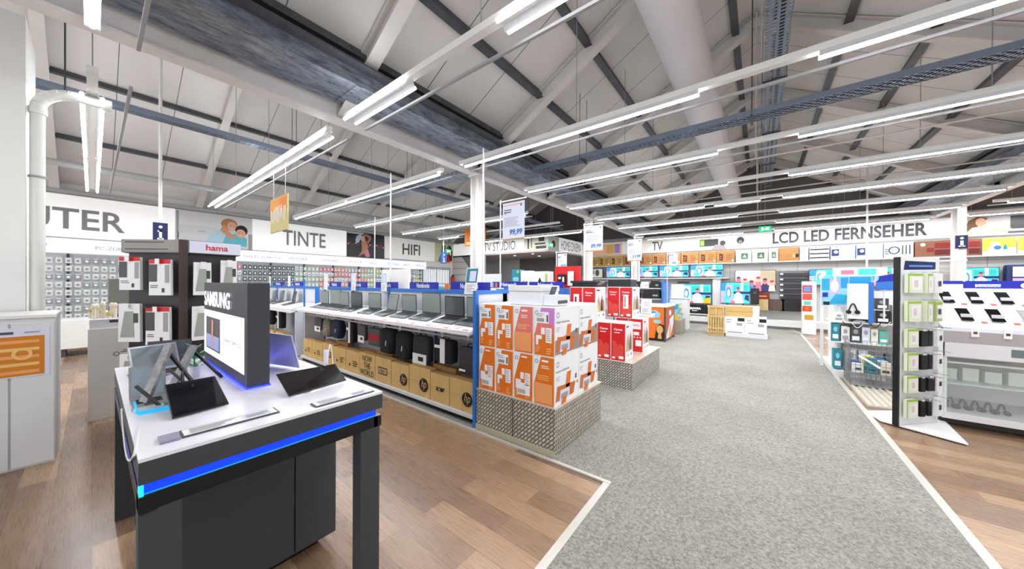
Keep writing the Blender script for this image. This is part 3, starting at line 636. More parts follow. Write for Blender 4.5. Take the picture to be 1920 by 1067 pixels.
MB().box((GX1, GY, 1.43), (GX1+.03, 3.5, 1.47), BLUE).build('end_rail', t, world=True)
MB().box((GX1+.002, GY+.03, .1), (GX1+.02, 3.48, 1.43), M('panel_pale', None)).build('end_panel', t, world=True)
MB().box((GX0-.035, GY+.1, 0), (GX0, 3.45, .98), M('panel_pale', None)).build('end_panel', t, world=True)
zs0, zs1, ys0, ys1 = 1.02, 1.15, 2.43, 2.95
sl = math.atan((zs1-zs0)/(ys1-ys0))
mb = MB(); v = [(x, y, z+d) for x in (GX0, GX1-.01) for y, z, d in ((ys0, zs0, -.03), (ys1, zs1, -.03), (ys1, zs1, 0), (ys0, zs0, 0))]
mb.add(v, [(3,2,1,0),(4,5,6,7),(0,1,5,4),(1,2,6,5),(2,3,7,6),(3,0,4,7)], M('shelf_white', (.90, .90, .92), .4)); mb.build('sloping_shelf', t, world=True)
MB().box((GX0, 2.62, .90), (GX1-.01, 2.64, .92), SILVER).build('hook_rail', t, world=True)
MB().box((GX0+.02, 3.05, .95), (GX1-.02, 3.50, .98), WHITE).build('rear_shelf', t, world=True)
us = Vector((0, math.cos(sl), math.sin(sl)))
def on_slope(x, s, up=.0): return Vector((x, ys0, zs0)) + us*s + Vector((0, -math.sin(sl), math.cos(sl)))*up
# notebooks
def make_notebook(w, d, scr, lean, label):
    t = thing('notebook', label, 'laptop', (0, 0, 0)); t.rotation_euler = (sl, 0, 0)
    base = MB().box((-w/2, 0, 0), (w/2, d, .016), KEYS).build('base', t, bev=.003)
    kb = MB()
    for r in range(4):
        for c in range(11): kb.box((-w/2+.02+(w-.04)*c/11, d*.42+r*d*.12, .016), (-w/2+.02+(w-.04)*(c+.85)/11, d*.42+(r+.8)*d*.12, .0185), BLACK)
    kb.build('keyboard', base)
    MB().box((-w*.15, d*.08, .016), (w*.15, d*.32, .0172), DGREY).build('touchpad', base)
    u = Vector((0, math.sin(lean), math.cos(lean))); fr = Fr((-w/2, d-.012, .018), (1, 0, 0), u); H = d*1.14
    v = [fr.p(a, b, e) for e in (-.007, 0) for a, b in ((0, 0), (w, 0), (w, H), (0, H))]
    MB().add(v, [(0,3,2,1),(4,5,6,7),(0,1,5,4),(1,2,6,5),(2,3,7,6),(3,0,4,7)], BLACK if scr is SGR2 else DGREY).build('lid', t)
    MB().rect(fr, .012, .018, w-.012, H-.012, scr, .001).build('screen', KIDS[t.name][-1])
    return t
nx = [-6.78, -6.36, -5.98, -5.52, -4.93, -4.50, -4.02, -3.55, -3.06, -2.66]
nl = ['small light-screened notebook at the far left end of the gondola', 'tall-lidded notebook second from the left end', 'notebook third from the left, plain grey screen', 'darker grey notebook fourth from the left', 'notebook left of the pale turned one', 'pale-screened notebook turned slightly, fifth from the right', 'notebook with greenish screen, fourth from the blue end post', 'largest notebook with bright framed screen, third from the blue end post', 'notebook with nearly black screen, second from the blue end post', 'notebook half hidden by the blue end post']
for k, x in enumerate(nx):
    w = .40 if k in (1, 7) else .365 if k > 4 else .35
    o = make_notebook(w, .225 if k not in (1, 7) else .25, SGR2 if k in (3, 8) else SGR, .22 if k != 5 else .42, nl[k]); o['group'] = 'notebooks on the sloping shelf'
    o.location = on_slope(x, .16, .001); o.rotation_euler.z = (-.18 if k == 5 else random.uniform(-.06, .06)) ; 
# price cards along the shelf front
for k in range(15):
    x0 = GX0+.03+k*.318; fr = Fr(on_slope(x0, .005, .003), (1, 0, 0), us)
    mb = MB(); v = [fr.p(a, b, e) for e in (0, .002) for a, b in ((0, 0), (.30, 0), (.30, .135), (0, .135))]
    mb.add(v, [(0,3,2,1),(4,5,6,7),(0,1,5,4),(1,2,6,5),(2,3,7,6),(3,0,4,7)], PAPER); f2 = Fr(fr.p(0, 0, .002), (1, 0, 0), us)
    mb.lines(f2, .02, .03, .15, .12, 5, M('line_grey', (.66, .66, .68), .6), .001); p = random.choice(['399,-', '449,-', '599,-', '349,-', '499,-'])
    mb.text(f2, .17, .02, .285, .06, p, RED, .0015, bold=.02); mb.rect(f2, .005, .0, .295, .006, RED2, .0012)
    mb.build('price_card', label='white price card with red figures lying along the sloping shelf edge', category='price card', group='price cards along the notebook shelf')
# blue header boards with category names
def header(x, y, z, w, txt, label, h=.10, m=None):
    mb = MB().box((x-w/2, y-.012, z), (x+w/2, y+.012, z+h), m or NAVY)
    if txt: mb.text(FACE_Y(x-w/2, y-.012, z), w*.27, h*.16, w*.73, h*.86, txt, PAPER, .002, bold=.02)
    mb.build('header_board', label=label, category='sign')
for x, w, lab in ((-6.83, .46, 'blue Notebooks header board farthest left on the gondola rail'), (-5.92, .66, 'blue Notebooks header board left of the gondola middle'), (-4.95, .64, 'blue Notebooks header board behind the two white tent signs'), (-3.96, .66, 'fully readable blue Notebooks header board'), (-3.0, .70, 'blue Notebooks header board half behind the tall teal sign')):
    header(x, 3.0, 1.462, w, 'Notebooks', lab)
# leaning info signs on the gondola
def tent(x, y, z, w, h, label, top=TEAL, lean=.12):
    fr = Fr((x, y, z), (1, 0, 0), (lean, 0, 1)); t = thing('tent_sign', label, 'sign', (x, y, z)); mb = MB()
    v = [fr.p(a, b, e) for e in (-.006, 0) for a, b in ((0, 0), (w, 0), (w, h), (0, h))]
    mb.add(v, [(0,3,2,1),(4,5,6,7),(0,1,5,4),(1,2,6,5),(2,3,7,6),(3,0,4,7)], PAPER)
    mb.rect(fr, .01, h*.45, w-.01, h-.01, top, .001).rect(fr, w*.32, h*.5, w*.85, h*.88, PAPER2, .002).lines(fr, w*.15, h*.08, w*.85, h*.4, 5, M('line_grey', None), .002)
    mb.build('board', t, world=True); MB().box((x, y+.0, z), (x+w, y+.06, z+.006), PAPER).build('foot', t, world=True)
tent(-2.90, 2.80, 1.41, .20, .33, 'tall teal and white sign leaning beside the blue end post', lean=.16)
for x, lab in ((-4.98, 'narrow white tent sign right of the gondola middle'), (-6.0, 'narrow white tent sign left of the gondola middle'), (-7.15, 'narrow white tent sign at the left end of the gondola')):
    tent(x, 2.92, 1.40, .16, .32, lab, M('pale_blue', (.72, .82, .88), .6), .03)
MB().box((-5.35, 3.15, 1.461), (-4.55, 3.19, 1.78), M('board_white', (.93, .91, .88), .6)).box((-5.35, 3.12, 1.455), (-4.55, 3.22, 1.461), WHITE).build('blank_board', label='wide blank white board standing behind the notebook headers', category='board')
t = thing('speaker_toy', 'small orange and white box on the gondola rail between two header boards', 'small box', (-3.5, 3.0, 1.46))
MB().cyl((-3.5, 3.05, 1.461), (-3.5, 3.05, 1.54), .035, M('orange_vivid', (.92, .42, .05), .4), 12).build('body', t, world=True)

# bags on hooks under the notebook shelf
def rbox(mb, c, s, m, r=.3, seg=4):
    """super-ellipsoid block: a soft-edged bag body"""
    c = Vector(c); v = []; n, k = 14, 8; f = []
    def sg(a, e): return math.copysign(abs(a)**e, a)
    for i in range(1, k):
        p = -PI/2+PI*i/k
        for j in range(n):
            q = 2*PI*j/n; v.append(c+Vector((s[0]/2*sg(math.cos(p), r)*sg(math.cos(q), r), s[1]/2*sg(math.cos(p), r)*sg(math.sin(q), r), s[2]/2*sg(math.sin(p), r))))
    v += [c-Vector((0, 0, s[2]/2)), c+Vector((0, 0, s[2]/2))]; t = len(v)-2
    for i in range(k-2):
        for j in range(n): f.append((i*n+j, i*n+(j+1) % n, (i+1)*n+(j+1) % n, (i+1)*n+j))
    for j in range(n): f.append((t, (j+1) % n, j)); f.append((t+1, (k-2)*n+j, (k-2)*n+(j+1) % n))
    mb.add(v, f, m, True); return mb
def bag(x, y, zb, w, h, d, m, kind, label, cat='backpack'):
    w *= 1.12
    t = thing('backpack' if kind == 'pack' else 'laptop_bag', label, cat, (x, y, zb))
    rbox(MB(), (x, y, zb+h*.48), (w, d, h*.96), m, .42 if kind == 'pack' else .22).build('body', t, world=True)
    fr = FACE_Y(x-w/2, y-d/2, zb)
    if kind == 'pack':
        rbox(MB(), (x, y-d*.42, zb+h*.27), (w*.78, d*.35, h*.44), m, .35).build('front_pocket', t, world=True)
        pk = KIDS[t.name][-1]
        MB().path(arc((x-w*.12, y, zb+h*.94), (x+w*.12, y, zb+h*.94), .05, 6), .007, BLACK).build('handle', t, world=True)
        MB().bar((x+w*.1, y-d*.62, zb+h*.32), (x+w*.13, y-d*.62, zb+h*.50), .012, .004, PAPER, up=(0, 1, 0)).build('zip_pull', pk, world=True)
        for s in (-1, 1): MB().path(arc((x+s*w*.3, y+d*.35, zb+h*.9), (x+s*w*.36, y+d*.4, zb+h*.15), .03, 6, (0, 1, 0)), .012, BLACK).build('shoulder_strap', t, world=True)
    else:
        MB().path([(x-w*.18, y, zb+h*.95), (x-w*.15, y, zb+h*1.06), (x+w*.15, y, zb+h*1.06), (x+w*.18, y, zb+h*.95)], .007, BLACK).build('handle', t, world=True)
        if kind == 'redbag': MB().box((x-w*.46, y-d*.54, zb+h*.30), (x+w*.46, y-d*.5, zb+h*.62), M('crimson', (.62, .06, .16), .7)).build('front_pocket', t, world=True)
        if kind == 'sleeve': MB().box((x-w*.16, y-d*.56, zb), (x+w*.12, y-d*.5, zb+h), PAPER).box((x-w*.5, y-d*.55, zb+h*.6), (x-w*.16, y-d*.5, zb+h*.72), PAPER).build('paper_band', t, world=True)
        if kind == 'tagged': MB().box((x-w*.46, y-d*.56, zb-.03), (x+w*.40, y-d*.5, zb+h*.30), PAPER).box((x-w*.1, y-d*.58, zb+h*.04), (x+w*.22, y-d*.56, zb+h*.2), BLACK).build('hang_card', t, world=True)
        if kind == 'box': MB().rect(fr, .02, h*.05, w*.35, h*.13, PAPER, .004).lines(fr, w*.15, h*.4, w*.85, h*.8, 4, DGREY, .004).rect(fr, w*.85, h*.8, w*.98, h*.97, RED, .005).build('print', t, world=True)
    MB().cyl((x, GM, .905), (x, y-d*.6, .93), .005, SILVER, 6).rect(FACE_Y(x-.02, y-d*.6-.002, .89), 0, 0, .04, .06, PAPER, .001).cyl((x, y, .925), (x, y, zb+h*.99), .004, SILVER, 5).build('hook', t, world=True)
NV = M('navy_fabric', (.12, .16, .26), .85, var=.2, scale=30); TAN = M('tan_fabric', (.50, .46, .42), .85, var=.2, scale=30)
bag(-6.86, 2.72, .62, .26, .24, .06, DGREY, 'tagged', 'dark laptop sleeve with hang card, first under the far left end', 'laptop bag')
bag(-6.45, 2.72, .53, .27, .34, .12, TAN, 'pack', 'tan and grey backpack, leftmost backpack under the shelf')
bag(-6.05, 2.72, .54, .29, .36, .12, NV, 'pack', 'navy blue backpack with a white hang card left of the middle')
bag(-5.55, 2.72, .52, .20, .36, .09, SOFTBLK, 'sleeve', 'upright black laptop sleeve with a white paper band', 'laptop bag')
bag(-5.18, 2.72, .60, .20, .27, .06, DGREY, 'tagged', 'small grey sleeve with a large hang card left of the red bag', 'laptop bag')
bag(-4.78, 2.72, .56, .32, .29, .08, DGREY, 'redbag', 'grey laptop bag with a crimson front pocket', 'laptop bag')
bag(-4.37, 2.70, .50, .30, .40, .14, SOFTBLK, 'pack', 'plain black backpack right of the red bag')
bag(-3.97, 2.70, .47, .30, .41, .14, SOFTBLK, 'pack', 'plain black backpack, right one of the two with a white zip pull')
bag(-3.57, 2.70, .50, .30, .36, .10, M('charcoal', (.16, .17, .19), .8), 'tagged', 'charcoal laptop bag with a camouflage hang card', 'laptop bag')
bag(-3.10, 2.70, .56, .28, .30, .12, SOFTBLK, 'sleeve', 'black shell case with a broad white band', 'laptop bag')
bag(-2.66, 2.70, .50, .32, .32, .10, M('box_slate', (.20, .20, .24), .4), 'box', 'dark boxed accessory with a red corner next to the blue end post', 'boxed accessory')

# cartons on the base shelf
def carton(x0, x1, y0, y1, z0, z1, kind, label, m=None, grp=None):
    m = m or CARD; t = thing('cardboard_box', label, 'cardboard box', ((x0+x1)/2, y0, z0), group=grp)
    mb = MB().box((x0, y0, z0), (x1, y1, z1), m); fr = FACE_Y(x0, y0, z0); w = x1-x0; h = z1-z0
    mb.rect(fr, w*.52, 0, w*.528, h, CARDL).rect(fr, 0, h*.48, w, h*.488, CARDL).rect(Fr((x0, y0, z1), (1, 0, 0), (0, 1, 0)), w*.52, 0, w*.53, y1-y0, CARDL)
    mb.build('box', t, world=True, bev=0)
    lb = MB()
    if kind == 'hp':
        lb.disc(fr, w*.72, h*.42, h*.235, INK, d=.004, n=24).text(fr, w*.72-h*.14, h*.24, w*.72+h*.15, h*.61, 'hp', m, .006, shear=.35)
        lb.disc(fr, w*.50, h*.42, h*.075, GREY, d=.004)
    elif kind == 'acer': lb.text(fr, w*.32, h*.41, w*.78, h*.56, 'acer', INK, .004, bold=.03).disc(fr, w*.5, h*.48, h*.05, GREY, d=.006)
    elif kind == 'words': lb.text(fr, w*.06, h*.08, w*.94, h*.92, 'NOW\nTHE\nWORLD', INK, .004)
    elif kind == 'logo': lb.rect(fr, w*.2, h*.34, w*.78, h*.62, INK, .003).rect(fr, w*.23, h*.38, w*.75, h*.58, m, .004).text(fr, w*.27, h*.41, w*.71, h*.55, 'LENOVO', INK, .006).disc(fr, w*.5, h*.48, h*.09, GREY, d=.005)
    else: lb.disc(fr, w*.3, h*.35, h*.07, INK, d=.004).lines(fr, w*.55, h*.3, w*.9, h*.6, 3, INK, .004)
    lb.build('print', t, world=True)
xs = [-7.16, -6.75, -6.30, -5.84, -5.40, -4.96, -4.50, -4.08, -3.66, -3.22, -2.87, -2.455]
kd = ['plain', 'plain', 'logo', 'plain', 'plain', 'words', 'logo', 'hp', 'hp', 'acer', 'hp']
lb = ['front carton at the far left end of the base shelf', 'second front carton from the left end, small round print', 'front carton with a framed dark print near the left end', 'front carton left of the table cable loop', 'front carton left of the one printed with words', 'front carton printed NOW THE WORLD', 'front carton with a framed logo right of the words carton', 'front carton with a big round black logo left of the tallest one', 'tallest front carton with a big round black logo', 'front carton with a small lowercase word logo across its seam', 'front carton with a big round black logo nearest the blue end post']
for k in range(11):
    x0, x1 = xs[k], xs[k+1]-.012
    h = (.33, .33, .36, .34, .34, .36, .36, .34, .37, .34, .345)[k]
    carton(x0, x1, 2.55, 2.65, .107, .107+h, kd[k], lb[k])
for k in range(10):
    x0 = -7.0+k*.455
    carton(x0, x0+.43, 2.70, 2.79, .107, .107+.36+.035*((k*7) % 3-1), 'plain', 'plain brown carton in the second row behind the front cartons', CARD2, 'second row of cartons on the base shelf')

# ================================================================== ORANGE PRINTER STACK
t = thing('checker_plinth', 'aluminium checker plate plinth under the orange printer boxes', 'plinth', (-2.38, 2.5, 0))
MB().box((-2.385, 2.495, 0), (-1.43, 3.53, .43), CHECK).build('body', t, world=True)
MB().box((-2.39, 2.49, .43), (-1.422, 3.54, .438), M('plate_top', (.84, .80, .74), .35, .4)).build('top_plate', t, world=True)
MB().box((-2.39, 2.485, .0), (-1.425, 2.495, .06), M('foot_strip', (.70, .68, .58), .5)).box((-1.905, 2.489, .0), (-1.899, 2.495, .43), DGREY).build('foot_strip', t, world=True)
def orange_box(x0, y0, z0, label, kind):
    w, d, h = .228, .475, .448; t = thing('printer_box', label, 'printer box', (x0+w/2, y0, z0))
    MB().box((x0, y0, z0), (x0+w, y0+d, z0+h), PAPER).build('carton', t, world=True, bev=.003)
    F = FACE_Y(x0, y0, z0); mb = MB()
    top = PINK if kind in ('pale', 'lilac') else ORANGE
    mb.poly(F, [(.012, .005), (w-.008, .005), (w-.008, h-.008), (w*.36, h-.008), (w*.04, h*.42)], ORANGE, .002)
    if kind == 'lilac': mb.poly(F, [(w*.30, h*.78), (w-.008, h*.62), (w-.008, h-.008), (w*.36, h-.008)], LILAC, .0025).poly(F, [(w*.05, h*.44), (w-.008, h*.46), (w-.008, h*.62), (w*.30, h*.78)], PINK, .0025)
    if kind in ('pale', 'panel'):
        if kind == 'pale': mb.poly(F, [(.012, h*.40), (w-.008, h*.40), (w-.008, h-.008), (w*.36, h-.008), (w*.04, h*.42)], PINK, .0025)
        mb.rect(F, w*.08, h*.04, w*.90, h*.44, ORL, .003).lines(F, w*.2, h*.5, w*.8, h*.62, 3, OR3, .003)
        mb.rect(F, w*.4, h*.88, w*.7, h*.92, PAPER, .003).lines(F, w*.38, h*.74, w*.85, h*.82, 2, PAPER, .003)
    else:
        hi = h*(.60 if kind != 'low' else .28)
        if kind in ('label', 'lilac', 'mid'):
            mb.rect(F, w*.12, hi+.07*h, w*.72, hi+.30*h, PAPER, .003)
            for k in range(9): mb.rect(F, w*(.16+.04*k), hi+.10*h, w*(.175+.04*k+.012*(k % 2)), hi+.17*h, INK, .004)
            mb.rect(F, w*.62, hi+.10*h, w*.69, hi+.24*h, DGREY, .004).lines(F, w*.16, hi+.2*h, w*.5, hi+.28*h, 2, M('line_grey', None), .004)
        for a0, b0, a1, b1 in ((.36, .44, .54, .58), (.58, .28, .86, .58), (.12, .34, .40, .42), (.12, .22, .24, .34)): mb.rect(F, w*a0, h*b0, w*a1, h*b1, PAPER, .0035)
        if kind in ('low',): mb.rect(F, w*.2, h*.10, w*.85, h*.36, PAPER, .004); [mb.rect(F, w*(.24+.05*k), h*.13, w*(.26+.05*k), h*.22, INK, .005) for k in range(8)]
        mb.lines(F, w*.60, h*.31, w*.84, h*.56, 6, M('line_grey', None), .004).lines(F, w*.1, h*.06, w*.32, h*.2, 4, OR3, .003).lines(F, w*.62, h*.04, w*.85, h*.18, 3, OR3, .003)
        if kind == 'low': mb.rect(F, w*.4, h*.9, w*.7, h*.93, PAPER, .003)
    mb.ring(F, w*.15, h*.88, .014, .019, HPB, .003).build('front_print', t, world=True)
    F = FACE_X(x0+w, y0, z0); mb = MB()
    mb.ring(F, .05, h*.84, .019, .026, HPB, .002).text(F, .02, h*.66, .27, h*.72, 'Simple multitasking', TXTD, .002).lines(F, .02, h*.50, .10, h*.60, 3, M('line_grey', None), .002)
    mb.poly(F, [(.0, h*.04), (d, h*.04), (d, h*.50), (.0, h*.33)], M('desk_print', (.60, .52, .48), .6), .002) if z0 > .6 else None
    mb.poly(F, [(.20, h*.30), (.28, h*.30), (.31, h*.62), (.23, h*.62)], ORANGE, .003).poly(F, [(.02, h*.10), (.36, h*.10), (.40, h*.34), (.04, h*.40)], M('orange_brown', (.78, .42, .14), .6), .003)
    mb.poly(F, [(.08, h*.08), (.27, h*.08), (.28, h*.28), (.10, h*.30)], PAPER2, .004).rect(F, .11, h*.12, .24, h*.22, GREY, .005).poly(F, [(.12, h*.0+.002), (.20, h*.0+.002), (.22, h*.14), (.14, h*.14)], ORANGE, .006)
    mb.rect(F, .40, h*.40, .425, h*.5, DGREY, .003).rect(F, .43, h*.28, .455, h*.34, ORANGE, .003)
    mb.build('side_print', t, world=True)
words = ['next to the blue end post', 'second from the blue end post', 'third from the blue end post', 'at the aisle corner']
kf = {(1, 0): 'label', (1, 1): 'label', (1, 2): 'pale', (1, 3): 'lilac', (0, 0): 'low', (0, 1): 'mid', (0, 2): 'low', (0, 3): 'panel'}
for lv in (0, 1):
    for r in (0, 1):
        for c in range(4):
            if r == 1 and lv == 0 and c < 3: continue
            lab = ('upper' if lv else 'lower')+' orange printer box, '+('front' if r == 0 else 'rear')+' row, '+words[c]
            orange_box(-2.37+c*.232, 2.515+r*.482, .439+lv*.449, lab, kf[(lv, c)] if r == 0 else 'label')
# white printer on top of the stack
t = thing('printer', 'white all-in-one printer standing on the orange printer boxes', 'printer', (-1.8, 2.72, 1.337))
PW2 = M('printer_white', (.90, .91, .93), .35)
MB().box((-2.04, 2.60, 1.338), (-1.64, 2.92, 1.47), PW2).build('body', t, world=True, bev=.008)
MB().box((-2.045, 2.595, 1.472), (-1.635, 2.93, 1.53), PW2).build('scanner_lid', t, world=True, bev=.008)
MB().box((-1.64, 2.62, 1.34), (-1.50, 2.90, 1.44), PW2).build('front_tray', t, world=True, bev=.008)
MB().box((-1.515, 2.66, 1.36), (-1.495, 2.84, 1.39), M('slot_dark', (.25, .27, .28), .5)).build('output_slot', t, world=True)
MB().bar((-1.60, 2.72, 1.445), (-1.57, 2.72, 1.52), .10, .006, DGREY, up=(1, 0, 0)).build('control_panel', t, world=True)
# slanted pale board behind the boxes
MB().box((-2.36, 3.0, 1.337), (-2.05, 3.35, 1.40), PAPER).build('package', label='flat white package lying on the printer boxes against the blue rail', category='package')

# ================================================================== SECOND NOTEBOOK GONDOLA (far left)
H0, H1 = -11.2, -7.62
t = gondola('notebook_gondola', 'rear left gondola with notebooks beyond the black light box', H0, H1, 2.5, 3.4, 1.46, 3, back=2.98)
MB().box((H1-.01, 2.71, 0), (H1+.03, 2.735, 1.62), BLUE).build('end_post', t, world=True)
MB().box((H1, 2.55, .02), (H1+.02, 2.92, .98), M('panel_pale', None)).build('end_panel', t, world=True)
mb = MB(); v = [(x, y, z+d) for x in (H0, H1+.02) for y, z, d in ((2.46, 1.0, -.08), (2.93, 1.1, -.10), (2.93, 1.1, 0), (2.46, 1.0, 0))]
mb.add(v, [(3,2,1,0),(4,5,6,7),(0,1,5,4),(1,2,6,5),(2,3,7,6),(3,0,4,7)], M('shelf_white', None)); mb.build('sloping_shelf', t, world=True)
for k, (x, lab) in enumerate(((-10.3, 'notebook farthest left on the rear left gondola'), (-9.75, 'pale notebook, second on the rear left gondola'), (-9.25, 'pale notebook, third on the rear left gondola'), (-8.5, 'dark notebook nearest to the blue post of the rear left gondola'))):
    o = make_notebook(.33, .225, SGR2 if k == 3 else SGR, .35, lab); o.location = (x, 2.60, 1.035); o.rotation_euler.x = .2; o.rotation_euler.z = -.15
for x, w, lab in ((-10.0, .7, 'blue header board on the rear left gondola, left one'), (-8.7, .6, 'blue header board on the rear left gondola beside its blue post')): header(x, 2.98, 1.462, w, 'Notebooks', lab)
for x, lab in ((-10.6, 'narrow white sign at the left on the rear left gondola'), (-9.2, 'narrow white sign between the two rear left header boards')): tent(x, 2.93, 1.45, .14, .26, lab, PAPER2, .02)
bag(-10.3, 2.72, .52, .26, .36, .12, SOFTBLK, 'sleeve', 'black sleeve with white band, left one under the rear left gondola', 'laptop bag')
bag(-9.6, 2.72, .50, .26, .38, .12, SOFTBLK, 'pack', 'black backpack in the middle under the rear left gondola')
bag(-8.95, 2.72, .47, .26, .40, .12, SOFTBLK, 'sleeve', 'black bag with white band, right one under the rear left gondola', 'laptop bag')
for k, x in enumerate((-10.6, -10.0, -9.4, -8.8)): carton(x, x+.45, 2.56, 2.7, .107, .42, 'plain', 'brown carton low on the base of the rear left gondola', CARD, 'cartons on the rear left gondola base')
# small items between the gondolas
t = thing('printer_table', 'low blue topped rack with dark printers between the two notebook gondolas', 'rack', (-7.6, 4.6, 0))
MB().box((-8.6, 4.4, 0), (-7.2, 4.9, 1.0), LGREY).box((-8.62, 4.38, 1.0), (-7.18, 4.92, 1.03), BLUE).build('body', t, world=True)
MB().box((-8.5, 4.5, 1.031), (-8.0, 4.85, 1.24), BLACK).box((-8.5, 4.48, 1.22), (-8.0, 4.5, 1.25), DGREY).build('printer', label='black printer on the low blue topped rack', category='printer')
MB().box((-7.85, 4.5, 1.031), (-7.35, 4.85, 1.2), WHITE).build('printer', label='white printer on the low blue topped rack', category='printer')
MB().box((-8.0, 4.42, 1.031), (-7.93, 4.6, 1.3), YELLOW).build('package', label='small yellow package upright between the printers', category='package')

# ================================================================== NETWORK GONDOLA and red printer stack
t = gondola('network_gondola', 'blue gondola with Network header boards behind the orange printer stack', -6.9, -2.70, 4.55, 5.55, 1.47, 3, back=5.05)
for y in (4.57, 5.5): MB().box((-2.72, y-.02, 0), (-2.68, y+.02, 1.48), BLUE).build('end_post', t, world=True)
MB().box((-2.70, 4.6, .1), (-2.685, 5.48, 1.46), BLUE).build('end_panel', t, world=True)
for z in (.5, .85, 1.15): MB().box((-6.85, 4.6, z), (-2.75, 5.03, z+.025), LGREY).build('shelf', t, world=True)
for k in range(9):
    x = -6.7+k*.44; z = .525
    MB().box((x, 4.7, 1.176), (x+.3, 4.95, 1.176+.16+.06*(k % 3)), (PAPER, DGREY, TEAL, PAPER2, SKY)[k % 5]).rect(FACE_Y(x, 4.7, 1.176), .04, .03, .26, .12, (BLUE, PAPER, YELLOW, DGREY, ORANGE)[k % 5], .002).build('product_box', label='small product box on the top shelf of the network gondola', category='product box', group='boxes on the network gondola')
for x, w, lab in ((-3.95, .86, 'blue Network header board left of the white printer'), (-3.1, .72, 'blue Network header board behind the white printer'), (-5.2, .9, 'blue header board of the network gondola far left')): header(x, 5.05, 1.472, w, 'Network', lab, h=.11)
MB().box((-4.0, 5.2, 1.475), (-3.80, 5.36, 1.83), TEAL).rect(FACE_Y(-4.0, 5.2, 1.475), .03, .12, .17, .2, SKY, .002).disc(FACE_Y(-4.0, 5.2, 1.475), .15, .31, .03, GREEN).build('product_box', label='tall teal box standing on the network gondola', category='product box')
MB().box((-3.78, 5.2, 1.475), (-3.55, 5.36, 1.80), PAPER).disc(FACE_Y(-3.78, 5.2, 1.475), .08, .1, .02, BLACK).disc(FACE_Y(-3.78, 5.2, 1.475), .15, .1, .02, BLACK).build('product_box', label='white box right beside the tall teal box', category='product box')
MB().box((-3.5, 5.15, 1.475), (-3.12, 5.35, 1.78), PAPER).poly(FACE_Y(-3.5, 5.15, 1.475), [(.15, .08), (.26, .08), (.20, .2)], BLACK).rect(FACE_Y(-3.5, 5.15, 1.475), .32, .02, .37, .26, GREEN).build('product_box', label='white and green router box left of the red box', category='product box')
t = thing('red_display', 'red framed display board with a white sheet above the network gondola', 'display', (-3.0, 5.3, 1.475))
fr = FACE_Y(-3.06, 5.3, 1.475)
MB().poly(fr, [(0, .02), (.08, .02), (.05, .33), (0, .40)], RED, .0).box((-3.06, 5.31, 1.475), (-2.55, 5.35, 1.87), RED).rect(fr, .06, .06, .24, .25, INK, .003).rect(fr, .28, .04, .40, .30, PAPER, .02).rect(fr, .08, .16, .13, .2, PAPER, .004).rect(fr, .16, .1, .2, .2, PAPER, .004).build('board', t, world=True)
MB().box((-3.3, 5.22, 1.475), (-3.18, 5.3, 1.6), YELLOW).build('product_box', label='small yellow box in front of the router box', category='product box')
MB().box((-4.9, 5.2, 1.475), (-4.4, 5.35, 1.75), PAPER2).build('product_box', label='wide lilac white box left on the network gondola', category='product box')
for k in range(6): MB().cyl((-4.7+k*.1, 4.95, 1.472), (-4.7+k*.1, 4.95, 1.56), .02, (WHITE, GREY, ORANGE)[k % 3], 8).build('web_camera', label='tiny camera standing on the rail of the network gondola', category='camera', group='tiny cameras on the network rail')

